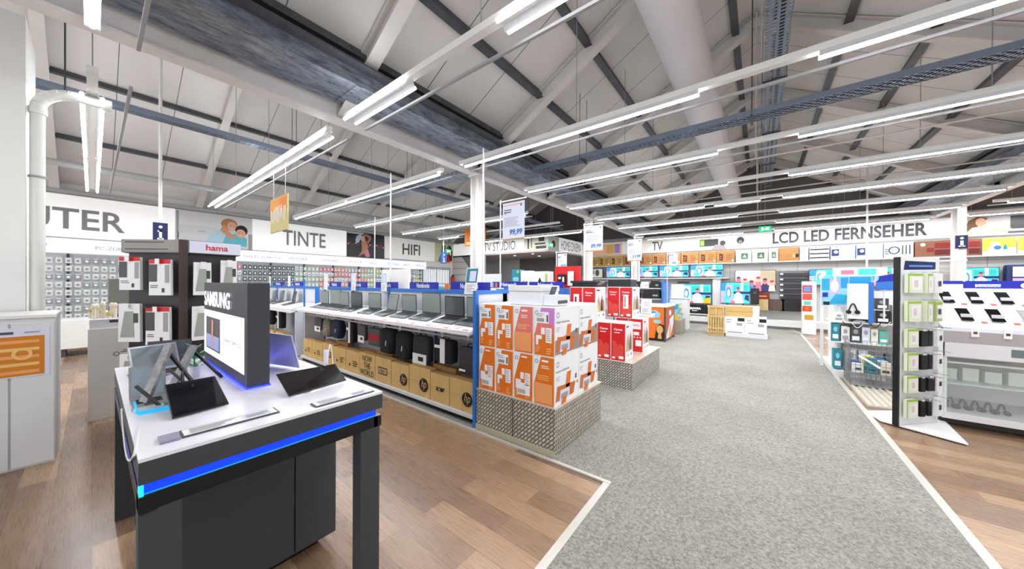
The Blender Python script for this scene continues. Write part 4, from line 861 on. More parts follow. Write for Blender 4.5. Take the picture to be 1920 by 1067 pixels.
t = thing('checker_plinth', 'aluminium checker plate plinth under the red printer boxes', 'plinth', (-2.6, 4.75, 0))
MB().box((-2.62, 4.75, 0), (-1.45, 6.32, .395), CHECK).build('body', t, world=True)
MB().box((-2.63, 4.74, .395), (-1.44, 6.33, .402), M('plate_top', None)).build('top_plate', t, world=True)
MB().box((-2.09, 4.744, 0), (-2.084, 4.75, .39), DGREY).build('seam', t, world=True)
def red_box(x0, y0, z0, label, kind, w=.215, d=.36, h=.565):
    t = thing('printer_box', label, 'printer box', (x0+w/2, y0, z0))
    MB().box((x0, y0, z0), (x0+w, y0+d, z0+h), PAPER).build('carton', t, world=True, bev=.003)
    F = FACE_Y(x0, y0, z0); mb = MB().rect(F, .006, .006, w-.004, h-.01, RED, .002)
    if kind == 'tag': mb.rect(F, w*.3, h*.3, w*.75, h*.78, PAPER, .003).rect(F, w*.4, h*.4, w*.55, h*.7, DGREY, .004)
    elif kind == 'multi':
        mb.rect(F, w*.1, h*.68, w*.85, h*.9, PAPER, .003).rect(F, w*.3, h*.5, w*.72, h*.6, PAPER, .003).rect(F, w*.45, h*.18, w*.9, h*.36, PAPER, .003)
        for k in range(4): mb.disc(F, w*(.15+.22*k), h*.44, .012, PAPER, d=.003)
        mb.text(F, w*.2, h*.76, w*.75, h*.83, 'PIXMA', RED, .004)
    else:
        mb.text(F, w*.2, h*.80, w*.78, h*.86, 'Canon', PAPER, .003, bold=.02).lines(F, w*.22, h*.72, w*.76, h*.77, 1, PAPER, .003)
        mb.poly(F, [(w*.12, h*.08), (w*.88, h*.08), (w*.88, h*.40), (w*.6, h*.46), (w*.5, h*.38), (w*.3, h*.52), (w*.12, h*.52)], RED2, .003)
        if kind == 'photo': mb.rect(F, w*.3, h*.3, w*.7, h*.74, PAPER, .004).rect(F, w*.36, h*.36, w*.5, h*.7, GREY, .005)
        mb.rect(F, w*.55, h*.06, w*.88, h*.13, PAPER, .004).rect(F, w*.1, h*.05, w*.3, h*.1, PAPER, .004)
    mb.build('front_print', t, world=True)
    F = FACE_X(x0+w, y0, z0); mb = MB().rect(F, .01, .01, d-.01, h-.01, M('side_pale', (.93, .90, .92), .5), .002)
    mb.poly(F, [(d*.1, h*.25), (d*.9, h*.25), (d*.85, h*.55), (d*.6, h*.75), (d*.45, h*.5), (d*.3, h*.72), (d*.12, h*.5)], M('photo_tan', (.70, .60, .50), .6), .003)
    mb.poly(F, [(d*.5, h*.28), (d*.7, h*.28), (d*.65, h*.6), (d*.55, h*.62)], BLACK, .004).poly(F, [(d*.2, h*.26), (d*.35, h*.26), (d*.3, h*.5)], YELLOW, .004)
    mb.rect(F, d*.1, h*.88, d*.4, h*.92, DGREY, .003).disc(F, d*.75, h*.14, .02, BLACK, d=.003).disc(F, d*.35, h*.14, .015, BLACK, d=.003).build('side_print', t, world=True)
zb = .403; zt = .403+.566
for k, (x, y, lab, kd_) in enumerate(((-2.45, 4.80, 'lower red printer box hidden mostly by the orange stack', 'a'), (-2.225, 4.80, 'lower red printer box at the left of the front row', 'a'), (-2.0, 4.78, 'lower front red printer box with brand print, left one', 'a'), (-1.78, 4.78, 'lower front red printer box with brand print, at the corner', 'a'), (-1.76, 5.60, 'lower rear red printer box with white sticker field', 'multi'), (-2.0, 5.60, 'lower rear red printer box behind the corner ones', 'a'))):
    red_box(x, y, zb, lab, kd_)
for k, (x, y, lab, kd_) in enumerate(((-2.49, 4.82, 'upper red printer box with a slanted white tag, left one', 'tag'), (-2.265, 4.82, 'upper red printer box beside the tagged one', 'a'), (-2.15, 5.58, 'upper rear red printer box with lighter lower half', 'a'), (-1.93, 5.58, 'upper rear red printer box with a photo sticker', 'photo'))):
    red_box(x, y, zt, lab, kd_, h=.53, d=.42)
t = thing('printer', 'black office printer on top of the red printer boxes', 'printer', (-2.2, 5.0, 1.5))
MB().box((-2.47, 4.85, 1.501), (-2.07, 5.20, 1.56), BLACK).build('body', t, world=True, bev=.01)
MB().box((-2.5, 4.84, 1.56), (-2.05, 5.22, 1.60), M('printer_black', (.12, .13, .15), .4)).build('scanner_lid', t, world=True, bev=.008)
MB().bar((-2.04, 4.95, 1.53), (-1.98, 4.95, 1.585), .18, .006, M('panel_grey', (.50, .52, .54), .3), up=(1, 0, 0)).build('control_panel', t, world=True)
t = thing('printer', 'second black printer behind the office printer on the red boxes', 'printer', (-1.95, 5.7, 1.5))
MB().box((-2.15, 5.6, 1.50), (-1.75, 5.95, 1.63), M('printer_black', None)).build('body', t, world=True, bev=.01)
tent(-1.70, 6.0, 1.02, .18, .26, 'small white price sign standing behind the red printer boxes', PAPER, .05)
MB().box((-1.75, 5.98, .97), (-1.50, 6.2, 1.02), WHITE).build('riser_block', label='white foot block carrying the small price sign', category='block')

# ================================================================== THIRD GONDOLA with printers, orange chest, yellow stack
t = gondola('printer_gondola', 'third gondola with black printers, far behind the red printer boxes', -7.5, -2.45, 10.95, 11.95, 1.62, 3, back=11.4)
MB().box((-2.45, 10.9, 0), (-2.40, 10.98, 1.70), BLUE).build('end_post', t, world=True)
MB().box((-2.45, 11.0, .1), (-2.42, 11.9, 1.6), BLUE).build('end_panel', t, world=True)
for z in (.62, 1.06, 1.40): MB().box((-7.4, 10.95, z), (-2.48, 11.38, z+.025), LGREY).build('shelf', t, world=True)
for k, (x, z, w, h, c, lab) in enumerate(((-3.45, 1.425, .28, .22, BLACK, 'black printer on the top shelf of the third gondola, left one'), (-3.12, 1.425, .26, .20, WHITE, 'white printer on the top shelf of the third gondola'), (-2.82, 1.425, .28, .24, BLACK, 'black printer on the top shelf beside the blue end post'), (-3.05, 1.085, .52, .26, BLACK, 'broad black printer on the middle shelf of the third gondola'), (-3.6, 1.085, .42, .24, DGREY, 'grey printer on the middle shelf of the third gondola'), (-3.1, .645, .5, .26, WHITE, 'white printer on the lowest shelf of the third gondola'))):
    MB().box((x, 10.98, z), (x+w, 11.3, z+h*.7), c).box((x+.02, 11.0, z+h*.7), (x+w-.02, 11.28, z+h), c).rect(FACE_Y(x, 10.98, z), w*.6, h*.3, w*.9, h*.5, GREY).build('printer', label=lab, category='printer')
for k in range(7):
    MB().box((-7.2+k*.5, 10.98, 1.426), (-6.85+k*.5, 11.25, 1.64), (BLACK, WHITE, DGREY)[k % 3]).build('printer', label='small printer on the top shelf at the left half of the third gondola', category='printer', group='small printers on the third gondola')
t = thing('ice_chest', 'orange advertising chest with a white lid in the aisle', 'chest', (-2.3, 9.3, 0))
MB().box((-2.62, 9.31, .08), (-1.985, 10.38, .93), ORANGE).build('body', t, world=True)
MB().box((-2.66, 9.28, .93), (-1.96, 10.42, .97), CREAM).build('lid', t, world=True)
for x, y in ((-2.0, 9.30), (-2.0, 10.37), (-2.63, 9.30)): MB().cyl((x, y, 0), (x, y, .95), .022, M('post_dark', (.30, .30, .28), .4, .5), 8).build('corner_post', t, world=True)
F = FACE_Y(-2.62, 9.31, .08); mb = MB()
mb.poly(F, [(.12, .60), (.17, .74), (.38, .76), (.50, .68), (.48, .58), (.30, .54)], SKY, .003).text(F, .12, .585, .38, .73, 'EIS', PRICE, .006, bold=.03).disc(F, .42, .46, .10, SKY, .05, .004)
mb.poly(F, [(.36, .0), (.63, .0), (.63, .28), (.58, .38), (.48, .40), (.40, .30)], INK, .003).disc(F, .49, .25, .085, M('cone_tan', (.85, .62, .35), .6), .11, .005).poly(F, [(.44, .0), (.54, .0), (.52, .18), (.46, .18)], M('cone_tan', None), .006)
mb.build('front_print', t, world=True)
F = FACE_X(-1.985, 9.31, .08); mb = MB().rect(F, .0, 0, 1.07, .84, M('chest_brown', (.66, .36, .24), .6), .003).poly(F, [(.08, .0), (.55, .0), (.95, .35), (.95, .60), (.4, .50), (.08, .2)], PAPER2, .005)
mb.disc(F, .5, .66, .2, RED2, .12, .006).disc(F, .5, .68, .13, PAPER, .08, .007).poly(F, [(.35, .0), (.6, .0), (.62, .3), (.45, .42)], M('cone_tan', None), .007).poly(F, [(.08, .2), (.4, .5), (.45, .45), (.1, .1)], RED, .008)
mb.build('side_print', t, world=True)
t = thing('plinth', 'small aluminium plinth behind the orange chest', 'plinth', (-2.1, 11.2, 0))
MB().box((-2.38, 10.9, 0), (-1.92, 11.7, .45), CHECK).build('body', t, world=True)
for lv in range(3):
    for k in range(3):
        c = (YELLOW, SKY, M('cyan_print', (.10, .62, .78), .5))[(k+lv) % 3]; y = 10.92+.26*k
        MB().box((-2.4, y, .451+.165*lv), (-1.98-.02*lv, y+.25, .451+.165*lv+.16), c).poly(FACE_X(-1.98-.02*lv, y, .451+.165*lv), [(.03, .02), (.2, .03), (.12, .13)], (BLUE, YELLOW, PAPER)[k % 3]).build('product_box', label='yellow and cyan box piled on the small plinth behind the orange chest', category='product box', group='yellow and cyan boxes on the small plinth')
t = thing('photo_kiosk', 'white photo kiosk with a slanted screen behind the yellow boxes', 'kiosk', (-2.2, 12.3, 0))
MB().box((-2.5, 12.3, 0), (-1.95, 12.8, 1.05), WHITE).build('body', t, world=True, bev=.01); MB().prism([(-2.45, 12.3), (-2.05, 12.3), (-2.12, 12.6), (-2.38, 12.6)], 1.05, 1.55, WHITE).build('head', t, world=True)
MB().box((-2.55, 12.28, 1.05), (-1.9, 12.75, 1.08), LGREY).build('counter_top', t, world=True)

# ================================================================== PALLET with cartons in the aisle
t = thing('pallet_crate', 'light wooden pallet crate with slatted sides in the aisle', 'pallet', (-1.1, 11.7, 0))
for k in range(3): MB().box((-1.28, 11.55+.32*k, 0), (-.84, 11.65+.32*k, .09), WOODL).build('skid', t, world=True)
MB().box((-1.3, 11.52, .09), (-.82, 12.32, .12), WOODL).build('deck', t, world=True)
for k in range(7): MB().box((-1.265+.065*k, 11.54, .12), (-1.23+.065*k, 11.56, .62 if k % 3 else .92), WOODL).build('slat', t, world=True)
for z in (.2, .55, .86): MB().box((-1.28, 11.53, z), (-.85, 11.54, z+.05), WOODL).build('rail', t, world=True)
MB().box((-1.27, 11.6, .12), (-.87, 12.3, .85), CARD).build('carton', label='brown carton standing inside the wooden pallet crate', category='carton')
for k, (x, lab) in enumerate(((-.845, 'white microwave box low beside the wooden crate'), (-.34, 'white microwave box low at the right of the pallet'))):
    t = thing('appliance_box', lab, 'appliance box', (x, 11.6, 0))
    mb = MB().box((x, 11.6, .10), (x+.50, 12.1, .60), PAPER); F = FACE_Y(x, 11.6, .1)
    mb.rect(F, .33, .37, .49, .47, BLACK).rect(F, .30, .24, .44, .32, GREY).rect(F, .08, .02, .44, .06, GREY).lines(F, .05, .3, .2, .45, 2, M('line_grey', None)); mb.build('box', t, world=True)
MB().box((-.81, 11.56, 0), (.18, 12.15, .095), M('pallet_white', (.86, .88, .90), .5)).build('pallet', label='white plastic pallet under the two microwave boxes', category='pallet')
MB().box((-.81, 11.65, .605), (-.17, 12.1, .90), CARD).rect(FACE_Y(-.81, 11.65, .605), .02, .14, .67, .15, CARDL).build('carton', label='long brown carton lying on the microwave boxes', category='carton')
MB().box((-.155, 11.65, .605), (-.02, 11.72, .90), PAPER).build('price_sign', label='white upright price sign beside the long brown carton', category='sign')

# ================================================================== TELEVISION WALL
def screen_art(mb, fr, w, h, kind=0):
    mb.rect(fr, 0, 0, w, h, SCY, .001).rect(fr, 0, 0, w*.12, h*.55, SLI, .002).rect(fr, w*.0, h*.6, w*.2, h, SBL, .002)
    mb.poly(fr, [(w*.15, h*.1), (w*.42, h*.1), (w*.40, h*.9), (w*.18, h*.9)], SLI if kind % 2 else SWH, .0025).disc(fr, w*.28, h*.5, w*.09, SBL, h*.3, .003, 10).disc(fr, w*.28, h*.5, w*.05, SWH, h*.18, .0035, 10)
    mb.rect(fr, w*.45, h*.62, w*.95, h*.9, SGN, .0022).rect(fr, w*.45, h*.45, w, h*.58, SDK, .0023).rect(fr, w*.70, h*.6, w*.78, h, SWH, .0026)
    mb.poly(fr, [(w*.44, 0), (w*.80, 0), (w*.74, h*.42), (w*.66, h*.52), (w*.56, h*.52), (w*.48, h*.4)], SWH, .004).disc(fr, w*.61, h*.64, w*.045, SPK, h*.12, .005, 12).disc(fr, w*.61, h*.74, w*.05, M('hair_dark', (.40, .22, .24), .5, emit=.2), h*.05, .0055, 10)
    mb.rect(fr, w*.35, 0, w*.5, h*.12, SPK if kind % 3 else SLI, .0045).poly(fr, [(w*.82, h*.2), (w*.98, h*.1), (w*.98, h*.4), (w*.86, h*.42)], SDK, .004)
    if kind >= 2: mb.poly(fr, [(w*.76, 0), (w*.99, 0), (w*.99, h*.3), (w*.85, h*.28)], SOR, .005)
    mb.disc(fr, w*.2, h*.22, w*.12, SCY, h*.12, .004, 12)
def tv(x0, x1, z0, z1, y, label, kind=0, grp=None, feet=True):
    t = thing('television', label, 'television', ((x0+x1)/2, y, z0), group=grp)
    MB().box((x0, y, z0), (x1, y+.05, z1), BLACK).build('housing', t, world=True)
    mb = MB(); fr = FACE_Y(x0+.012, y, z0+.014); screen_art(mb, fr, x1-x0-.024, z1-z0-.028, kind); mb.build('screen', t, world=True)
    if feet:
        for x in (x0+.2, x1-.2): MB().box((x-.02, y-.06, z0-.05), (x+.02, y+.12, z0-.0), DGREY).build('foot', t, world=True)
# panelled wall shelving
t = thing('panel_shelving', 'pale panelled shelving unit along the television wall', 'wall shelving', (-2, 15.4, 0))
MB().box((-6.95, 15.32, 0), (11.8, 15.5, 2.40), M('panel_wall', (.80, .80, .79), .6)).build('back_panel', t, world=True)
for z in (2.05, 2.28): MB().box((-1.0, 15.31, z), (11.8, 15.32, z+.012), GREY).build('joint', t, world=True)
for k in range(13): MB().box((-.95+k*1.0, 15.308, 1.2), (-.935+k*1.0, 15.32, 2.4), GREY).build('joint', t, world=True)
MB().box((-6.95, 14.95, 2.36), (11.8, 15.5, 2.395), LGREY).build('top_shelf', t, world=True)
MB().box((-6.95, 14.6, 1.78), (-.95, 15.32, 1.815), WHITE).build('television_shelf', t, world=True)
MB().box((-6.95, 14.75, .0), (11.8, 15.32, .10), LGREY).box((-6.95, 14.55, .10), (11.8, 15.32, .30), WHITE).build('base_shelf', t, world=True)
MB().box((-1.46, 14.7, .3), (-1.2, 15.0, 1.78), WHITE).build('side_panel', t, world=True)
g = 'televisions playing on the long upper shelf'
for k in range(4): tv(-5.78+k*1.175, -4.66+k*1.175, 1.855, 2.335, 14.85, ('upper row television farthest left beside the black framed picture', 'upper row television, second from the left', 'upper row television, third from the left', 'upper row television farthest right of the four')[k], k % 2)
MB().box((-6.85, 14.9, 1.83), (-5.95, 14.93, 2.30), BLACK).rect(FACE_Y(-6.85, 14.9, 1.83), .04, .03, .86, .44, CREAM, .003).disc(FACE_Y(-6.85, 14.9, 1.83), .6, .25, .1, DGREY, .16, .005).disc(FACE_Y(-6.85, 14.9, 1.83), .42, .28, .05, GREY, .12, .006).build('television', label='framed picture panel with animals left of the upper television row', category='picture')
tv(-2.70, -1.50, .80, 1.56, 14.62, 'large lower television above the black branded stand', 2)
t = thing('television_stand', 'black branded base board under the large lower television', 'stand', (-2.1, 14.6, .3))
MB().box((-2.5, 14.6, .40), (-1.56, 14.8, .745), BLACK).text(FACE_Y(-2.5, 14.6, .4), .22, .16, .66, .24, 'BRAVIA', LEDW, .004, bold=.03).text(FACE_Y(-2.5, 14.6, .4), .36, .09, .54, .12, 'SONY', LEDW, .004).build('board', t, world=True)
MB().box((-2.75, 14.58, .36), (-1.45, 14.85, .395), WHITE).build('foot', t, world=True)
MB().box((-2.68, 14.62, 1.60), (-2.25, 14.66, 1.66), BLACK).build('soundbar', label='thin black bar fixed above the large lower television', category='soundbar')
tv(-1.17, -.28, .86, 1.63, 14.3, 'lower television standing beside a tall black speaker', 1)
MB().box((-.26, 14.35, .85), (-.02, 14.7, 1.42), BLACK).disc(FACE_Y(-.26, 14.35, .85), .12, .42, .05, DGREY, d=.004).build('speaker', label='tall black speaker right of the lower television', category='speaker')
t = thing('television_table', 'white cupboard carrying the lower television behind the pallet', 'cabinet', (-.6, 14.4, 0))
MB().box((-1.2, 14.2, 0), (0, 14.75, .80), LGREY).build('body', t, world=True)
# curved television with people
t = thing('television', 'big television showing a group of laughing people in a desert', 'television', (-.15, 15.2, 1.3))
MB().box((-.77, 15.15, 1.30), (.46, 15.22, 2.10), BLACK).build('housing', t, world=True)
F = FACE_Y(-.755, 15.15, 1.315); mb = MB().rect(F, 0, 0, 1.2, .77, M('desert', (.72, .66, .56), .4, emit=.4), .001).rect(F, 0, .4, .75, .77, SWH, .002).rect(F, 0, .0, 1.2, .22, SDK, .003)
for k in range(6):
    x = .1+.2*k; z = .42-.07*(k % 3); mb.disc(F, x, z, .07, (SPK, M('scr_skin', (.85, .62, .55), .4, emit=.5))[k % 2], .1, .004, 12).disc(F, x, z+.08, .065, (M('hair_dark', None), M('hair_red', (.7, .2, .25), .4, emit=.3))[k % 2], .05, .005, 10).poly(F, [(x-.1, .0), (x+.1, .0), (x+.07, z-.07), (x-.07, z-.07)], (SDK, SWH, SBL, SPK)[k % 4], .0035)
mb.build('screen', t, world=True)
MB().box((-.2, 15.0, 1.03), (.28, 15.2, 1.24), DRED).rect(FACE_Y(-.2, 15.0, 1.03), .05, .08, .4, .12, ORL).build('display_card', label='dark red banner under the television with people', category='banner')
for k, (x, c) in enumerate(((-.2, WOODL), (.26, BROWN), (.6, M('dark_unit', (.10, .10, .14), .4)))): MB().box((x, 14.9, .62), (x+(.44 if k < 2 else .8), 15.3, 1.02), c).box((x+.03, 14.895, .66), (x+(.41 if k < 2 else .77), 14.9, .98), (WOODL, BROWN, BLACK)[k]).build('media_cabinet', label=('light wooden media cabinet under the red banner', 'brown fronted media cabinet beside the wooden one', 'black media cabinet under the soundbar shelves')[k], category='cabinet')
t = thing('soundbar_rack', 'dark rack of stacked soundbar shelves right of the people television', 'rack', (.95, 15.1, 1.05))
MB().box((.56, 15.15, 1.05), (1.45, 15.3, 2.04), M('rack_grey', (.50, .51, .53), .5)).build('back', t, world=True)
for k in range(5):
    MB().box((.56, 14.95, 1.12+.19*k), (1.4, 15.15, 1.14+.19*k), DGREY).build('shelf', t, world=True)
    MB().box((.66, 15.0, 1.141+.19*k), (1.36, 15.1, 1.20+.19*k), BLACK).build('soundbar', label='black soundbar on shelf %s of the rack' % ('one, lowest', 'two', 'three', 'four', 'five, topmost')[k], category='soundbar')
    MB().box((.57, 14.94, 1.15+.19*k), (.65, 14.948, 1.2+.19*k), PAPER).build('price_tag', label='white tag at the left end of a soundbar shelf', category='price tag', group='tags on the soundbar rack')
# lower row of televisions right of the aisle
for k, (x0, x1, z0, z1, y, lab) in enumerate(((1.33, 2.35, 1.55, 2.08, 15.0, 'wall television directly right of the soundbar rack'), (2.45, 3.55, 1.50, 2.10, 15.0, 'wall television behind the black edged product stand'), (4.38, 5.15, 1.5, 2.06, 15.0, 'wall television right of the far right post, left one'), (6.4, 7.4, 1.5, 2.1, 15.0, 'wall television beyond the rounded blue screen'))): tv(x0, x1, z0, z1, y, lab, k, feet=False)
t = thing('game_cabinet', 'rounded blue framed screen cabinet at the right picture edge', 'screen cabinet', (5.7, 14.9, 1.5))
MB().box((5.22, 14.9, 1.45), (6.2, 15.1, 2.12), DBLUE).build('housing', t, world=True, bev=.06); MB().rect(FACE_Y(5.3, 14.9, 1.5), .02, .05, .8, .26, SLI, .004).rect(FACE_Y(5.3, 14.9, 1.5), .02, .3, .8, .56, SWH, .004).build('screen', t, world=True)
for x in (1.85, 3.0, 4.77, 6.9, 5.7): MB().box((x-.03, 15.06, 1.2), (x+.03, 15.32, 1.75), GREY).build('wall_bracket', label='grey wall bracket behind a screen of the television wall', category='bracket', group='brackets on the television wall')

# boxes on the high shelf
pr = []
xs = [-6.84, -6.2, -5.64, -5.02, -4.33, -3.75, -3.2, -2.62, -1.97, -1.35, -.76]
for k in range(10):
    x0, x1 = xs[k], xs[k+1]-.015; c = M('tv_carton', (.66, .47, .27), .8, var=.05) if k > 2 else M('tv_carton2', (.72, .58, .32), .8)
    mb = MB().box((x0, 15.0, 2.396), (x1, 15.4, 2.86), c); F = FACE_Y(x0, 15.0, 2.396); w = x1-x0
    mb.poly(F, [(w*.12, .1), (w*.34, .08), (w*.36, .34), (w*.12, .38)], M('tv_ink', (.32, .16, .10), .7), .003).lines(F, w*.16, .14, w*.32, .3, 2, c, .004).lines(F, w*.55, .12, w*.9, .36, 4, M('tv_ink2', (.50, .32, .18), .7), .003).rect(F, w*.84, .05, w*.93, .12, CREAM, .004)
    mb.build('television_carton', label='brown television carton with a dark screen print on the high shelf', category='television carton', group='brown television cartons on the high shelf')
for k, (x0, x1, kind, lab) in enumerate(((-.74, -.25, 'pic', 'grey white television box with a green picture, left one'), (-.24, .23, 'pic', 'grey white television box with a green picture, middle one'), (.24, .52, 'pic', 'grey white television box with a green picture, right one'), (.53, 1.08, 'brown', 'smooth brown carton with a small dark label on the high shelf'), (1.09, 1.32, 'plain', 'narrow pale box beside the smooth brown carton'), (1.34, 1.84, 'stack', 'three flat dark boxes stacked on the high shelf'), (1.86, 2.44, 'blue', 'pale blue television box with a navy picture, left one'), (2.45, 3.04, 'blue', 'pale blue television box with a navy picture, right one'), (3.05, 3.65, 'circles', 'white box printed with blue arcs and circles'), (3.67, 4.42, 'red', 'brown carton with dark red blocks left of the twin posts'), (4.44, 4.85, 'red', 'brown carton with dark red blocks right of the twin posts'), (4.87, 5.42, 'yellow', 'yellow and white box with blue figures, left one'), (5.43, 6.1, 'yellow', 'yellow and white box with blue figures, right one'))):
    w = x1-x0-.01; base = {'pic': M('grey_box', (.76, .77, .76), .6), 'brown': M('tv_carton', None), 'plain': LGREY, 'stack': LGREY, 'blue': M('blue_box', (.66, .74, .84), .6), 'circles': PAPER2, 'red': M('tan_box', (.52, .34, .25), .7), 'yellow': PAPER}[kind]
    mb = MB().box((x0, 15.0, 2.396), (x0+w, 15.4, 2.86), base); F = FACE_Y(x0, 15.0, 2.396)
    if kind == 'pic': mb.rect(F, w*.03, .03, w*.97, .43, M('grey_box2', (.84, .85, .84), .6), .002).rect(F, w*.34, .12, w*.78, .34, M('pic_green', (.30, .42, .30), .6), .003).poly(F, [(w*.4, .18), (w*.7, .16), (w*.6, .3)], M('pic_pale', (.68, .74, .66), .6), .004)
    if kind == 'brown': mb.rect(F, w*.68, .12, w*.82, .24, ORL, .003).rect(F, w*.83, .12, w*.98, .24, INK, .003)
    if kind == 'stack':
        for q in range(3): mb.rect(F, .01, .06+.14*q, w-.01, .10+.14*q, INK, .003)
    if kind == 'blue': mb.rect(F, w*.04, .12, w*.34, .34, M('navy_pic', (.14, .18, .36), .6), .003).disc(F, w*.22, .25, .05, PAPER2, d=.005).rect(F, w*.4, .1, w*.98, .36, M('blue_box2', (.74, .82, .90), .6), .003)
    if kind == 'circles':
        mb.ring(F, w*.35, .23, .09, .12, DBLUE, .003); [mb.rect(F, w*(.62+.12*q), .10, w*(.66+.12*q), .38, DBLUE, .003) for q in range(3)]; mb.lines(F, w*.03, .1, w*.18, .3, 3, DGREY, .003)
    if kind == 'red': mb.rect(F, w*.30, .14, w*.48, .26, DRED, .003).rect(F, w*.5, .05, w*.98, .2, M('deep_red', (.36, .06, .06), .6), .003).rect(F, w*.5, .24, w*.98, .4, DRED, .003).disc(F, w*.2, .36, .05, CREAM, d=.004)
    if kind == 'yellow': mb.rect(F, 0, .2, w, .46, YELLOW, .002).rect(F, 0, .1, w*.15, .46, YELLOW, .003).poly(F, [(w*.25, .12), (w*.55, .12), (w*.5, .34), (w*.25, .36)], PAPER, .004).disc(F, w*.45, .2, .06, PRICE, d=.005).poly(F, [(w*.6, .15), (w*.75, .14), (w*.68, .32)], TEAL, .004)
    mb.build('television_carton', label=lab, category='television carton')

# sign band on the back wall
t = thing('sign_band', 'lit white band with LCD LED FERNSEHER lettering on the back wall', 'sign', (0, 15.56, 2.98))
MB().box((-1.6, 15.45, 2.97), (4.5, 15.58, 3.56), LITS).build('panel', t, world=True)
MB().text(FACE_Y(.36, 15.45, 3.07), 0, 0, 3.66, .41, 'LCD LED FERNSEHER', TXTD, .006, bold=.03).build('lettering', t, world=True, label='grey capital letters')
t = thing('sign_band', 'white band with TV lettering at the left of the back wall', 'sign', (-4, 15.56, 2.98))
MB().box((SX+.02, 15.45, 2.97), (-1.62, 15.58, 3.56), M('band_white', (.86, .85, .83), .5, emit=.25)).build('panel', t, world=True)
MB().text(FACE_Y(-3.88, 15.45, 3.06), 0, 0, .44, .4, 'TV', TXTD, .006, bold=.015).build('lettering', t, world=True, label='dark capital letters')
F = FACE_Y(SX+.6, 15.44, 2.97)
MB().box((SX+.6, 15.44, 2.98), (-5.25, 15.45, 3.5), M('pic_peach', (.86, .68, .55), .5, emit=.2)).rect(F, .75, .08, 1.1, .48, M('pic_gold', (.80, .60, .30), .5, emit=.2), .003).rect(F, 1.15, .08, 1.4, .5, M('pic_violet', (.55, .48, .70), .5, emit=.2), .003).build('wall_picture', label='colourful evening picture left of the TV lettering', category='picture')
F = FACE_Y(-2.4, 15.44, 2.97)
MB().box((-2.0, 15.43, 3.12), (-1.35, 15.44, 3.40), M('pic_dark', (.12, .18, .18), .5)).rect(FACE_Y(-2.0, 15.43, 3.12), .02, .03, .16, .25, GREEN, .003).disc(FACE_Y(-1.3, 15.43, 3.0), .1, .22, .1, BLACK, .1, .004).poly(FACE_Y(-1.3, 15.43, 2.97), [(-.3, 0), (.25, 0), (.15, .18), (-.15, .2)], M('pic_grey', (.60, .56, .56), .5), .003).build('wall_picture', label='picture of a dark screen and a bowing dark haired figure above the cartons', category='picture')
MB().box((-.81, 15.43, 3.12), (-.48, 15.44, 3.45), PAPER).disc(FACE_Y(-.81, 15.43, 3.12), .19, .16, .12, M('beard', (.28, .28, .28), .7), .13, .003).disc(FACE_Y(-.81, 15.43, 3.12), .19, .11, .06, M('pic_grey', None), .06, .005).build('wall_picture', label='small round grey face emblem on the lit band', category='picture')
t = thing('sign_band', 'grey band with a picture of a woman and a laptop at the far right', 'sign', (7, 15.56, 2.98))
MB().box((4.52, 15.45, 2.97), (11.5, 15.58, 3.56), LGREY).build('panel', t, world=True)
F = FACE_Y(4.55, 15.45, 2.97); mb = MB().rect(F, 0, 0, 3.2, .56, M('pic_pale2', (.80, .79, .78), .5), .002).poly(F, [(.10, 0), (.65, 0), (.62, .18), (.45, .28), (.28, .25)], M('blouse', (.80, .74, .68), .6), .004).poly(F, [(.06, 0), (.2, 0), (.32, .2), (.56, .5), (.38, .56), (.22, .45)], M('hair_brown', (.45, .33, .22), .7), .003).disc(F, .43, .40, .09, SKIN, .12, .005)
mb.rect(F, .92, .16, 1.42, .52, M('lap_dark', (.12, .13, .15), .3), .004).rect(F, .88, .04, 1.5, .10, DGREY, .005).poly(F, [(.6, .08), (.9, .1), (.95, .18), (.6, .16)], SKIN, .006)
mb.build('picture', t, world=True)

# ================================================================== LEFT WALL
def wall_sign(y0, y1, z0, z1, m, label, txt=None, ty0=0, ty1=0, tz0=0, tz1=0, tm=None):
    t = thing('sign_band', label, 'sign', (XL+.1, (y0+y1)/2, z0))
    MB().box((XL+.005, y0, z0), (XL+.10, y1, z1), m).build('panel', t, world=True)
    if txt: MB().text(FACE_X(XL+.10, ty0, tz0), 0, 0, ty1-ty0, tz1-tz0, txt, tm or TXT, .006, bold=.015).build('lettering', t, world=True, label='grey capital letters')
    return t
wall_sign(-4.5, 1.46, 2.62, 3.655, LITS, 'long lit white sign band ending in UTER at the far left wall', 'COMPUTER', -2.83, .53, 2.82, 3.34)
wall_sign(3.26, 6.33, 2.62, 3.655, LITS, 'lit white sign band with TINTE lettering', 'TINTE', 4.10, 5.53, 2.88, 3.42)
wall_sign(8.02, 10.85, 2.66, 3.66, M('band_white', None), 'white sign band with HIFI lettering', 'HIFI', 8.93, 9.92, 2.90, 3.42, TXTD)
F = FACE_X(XL+.1, 1.48, 2.62)
mb = MB().box((XL+.005, 1.48, 2.62), (XL+.1, 3.24, 3.655), M('sofa_light', (.88, .89, .89), .6)).rect(F, 0, .15, .9, .62, M('sofa', (.82, .84, .84), .7), .002).rect(F, .03, .2, .85, .38, M('sofa_seat', (.84, .86, .86), .7), .003).rect(F, .45, .45, .62, .47, GREY, .004).rect(F, 0, .0, .05, 1.0, GREY, .003)
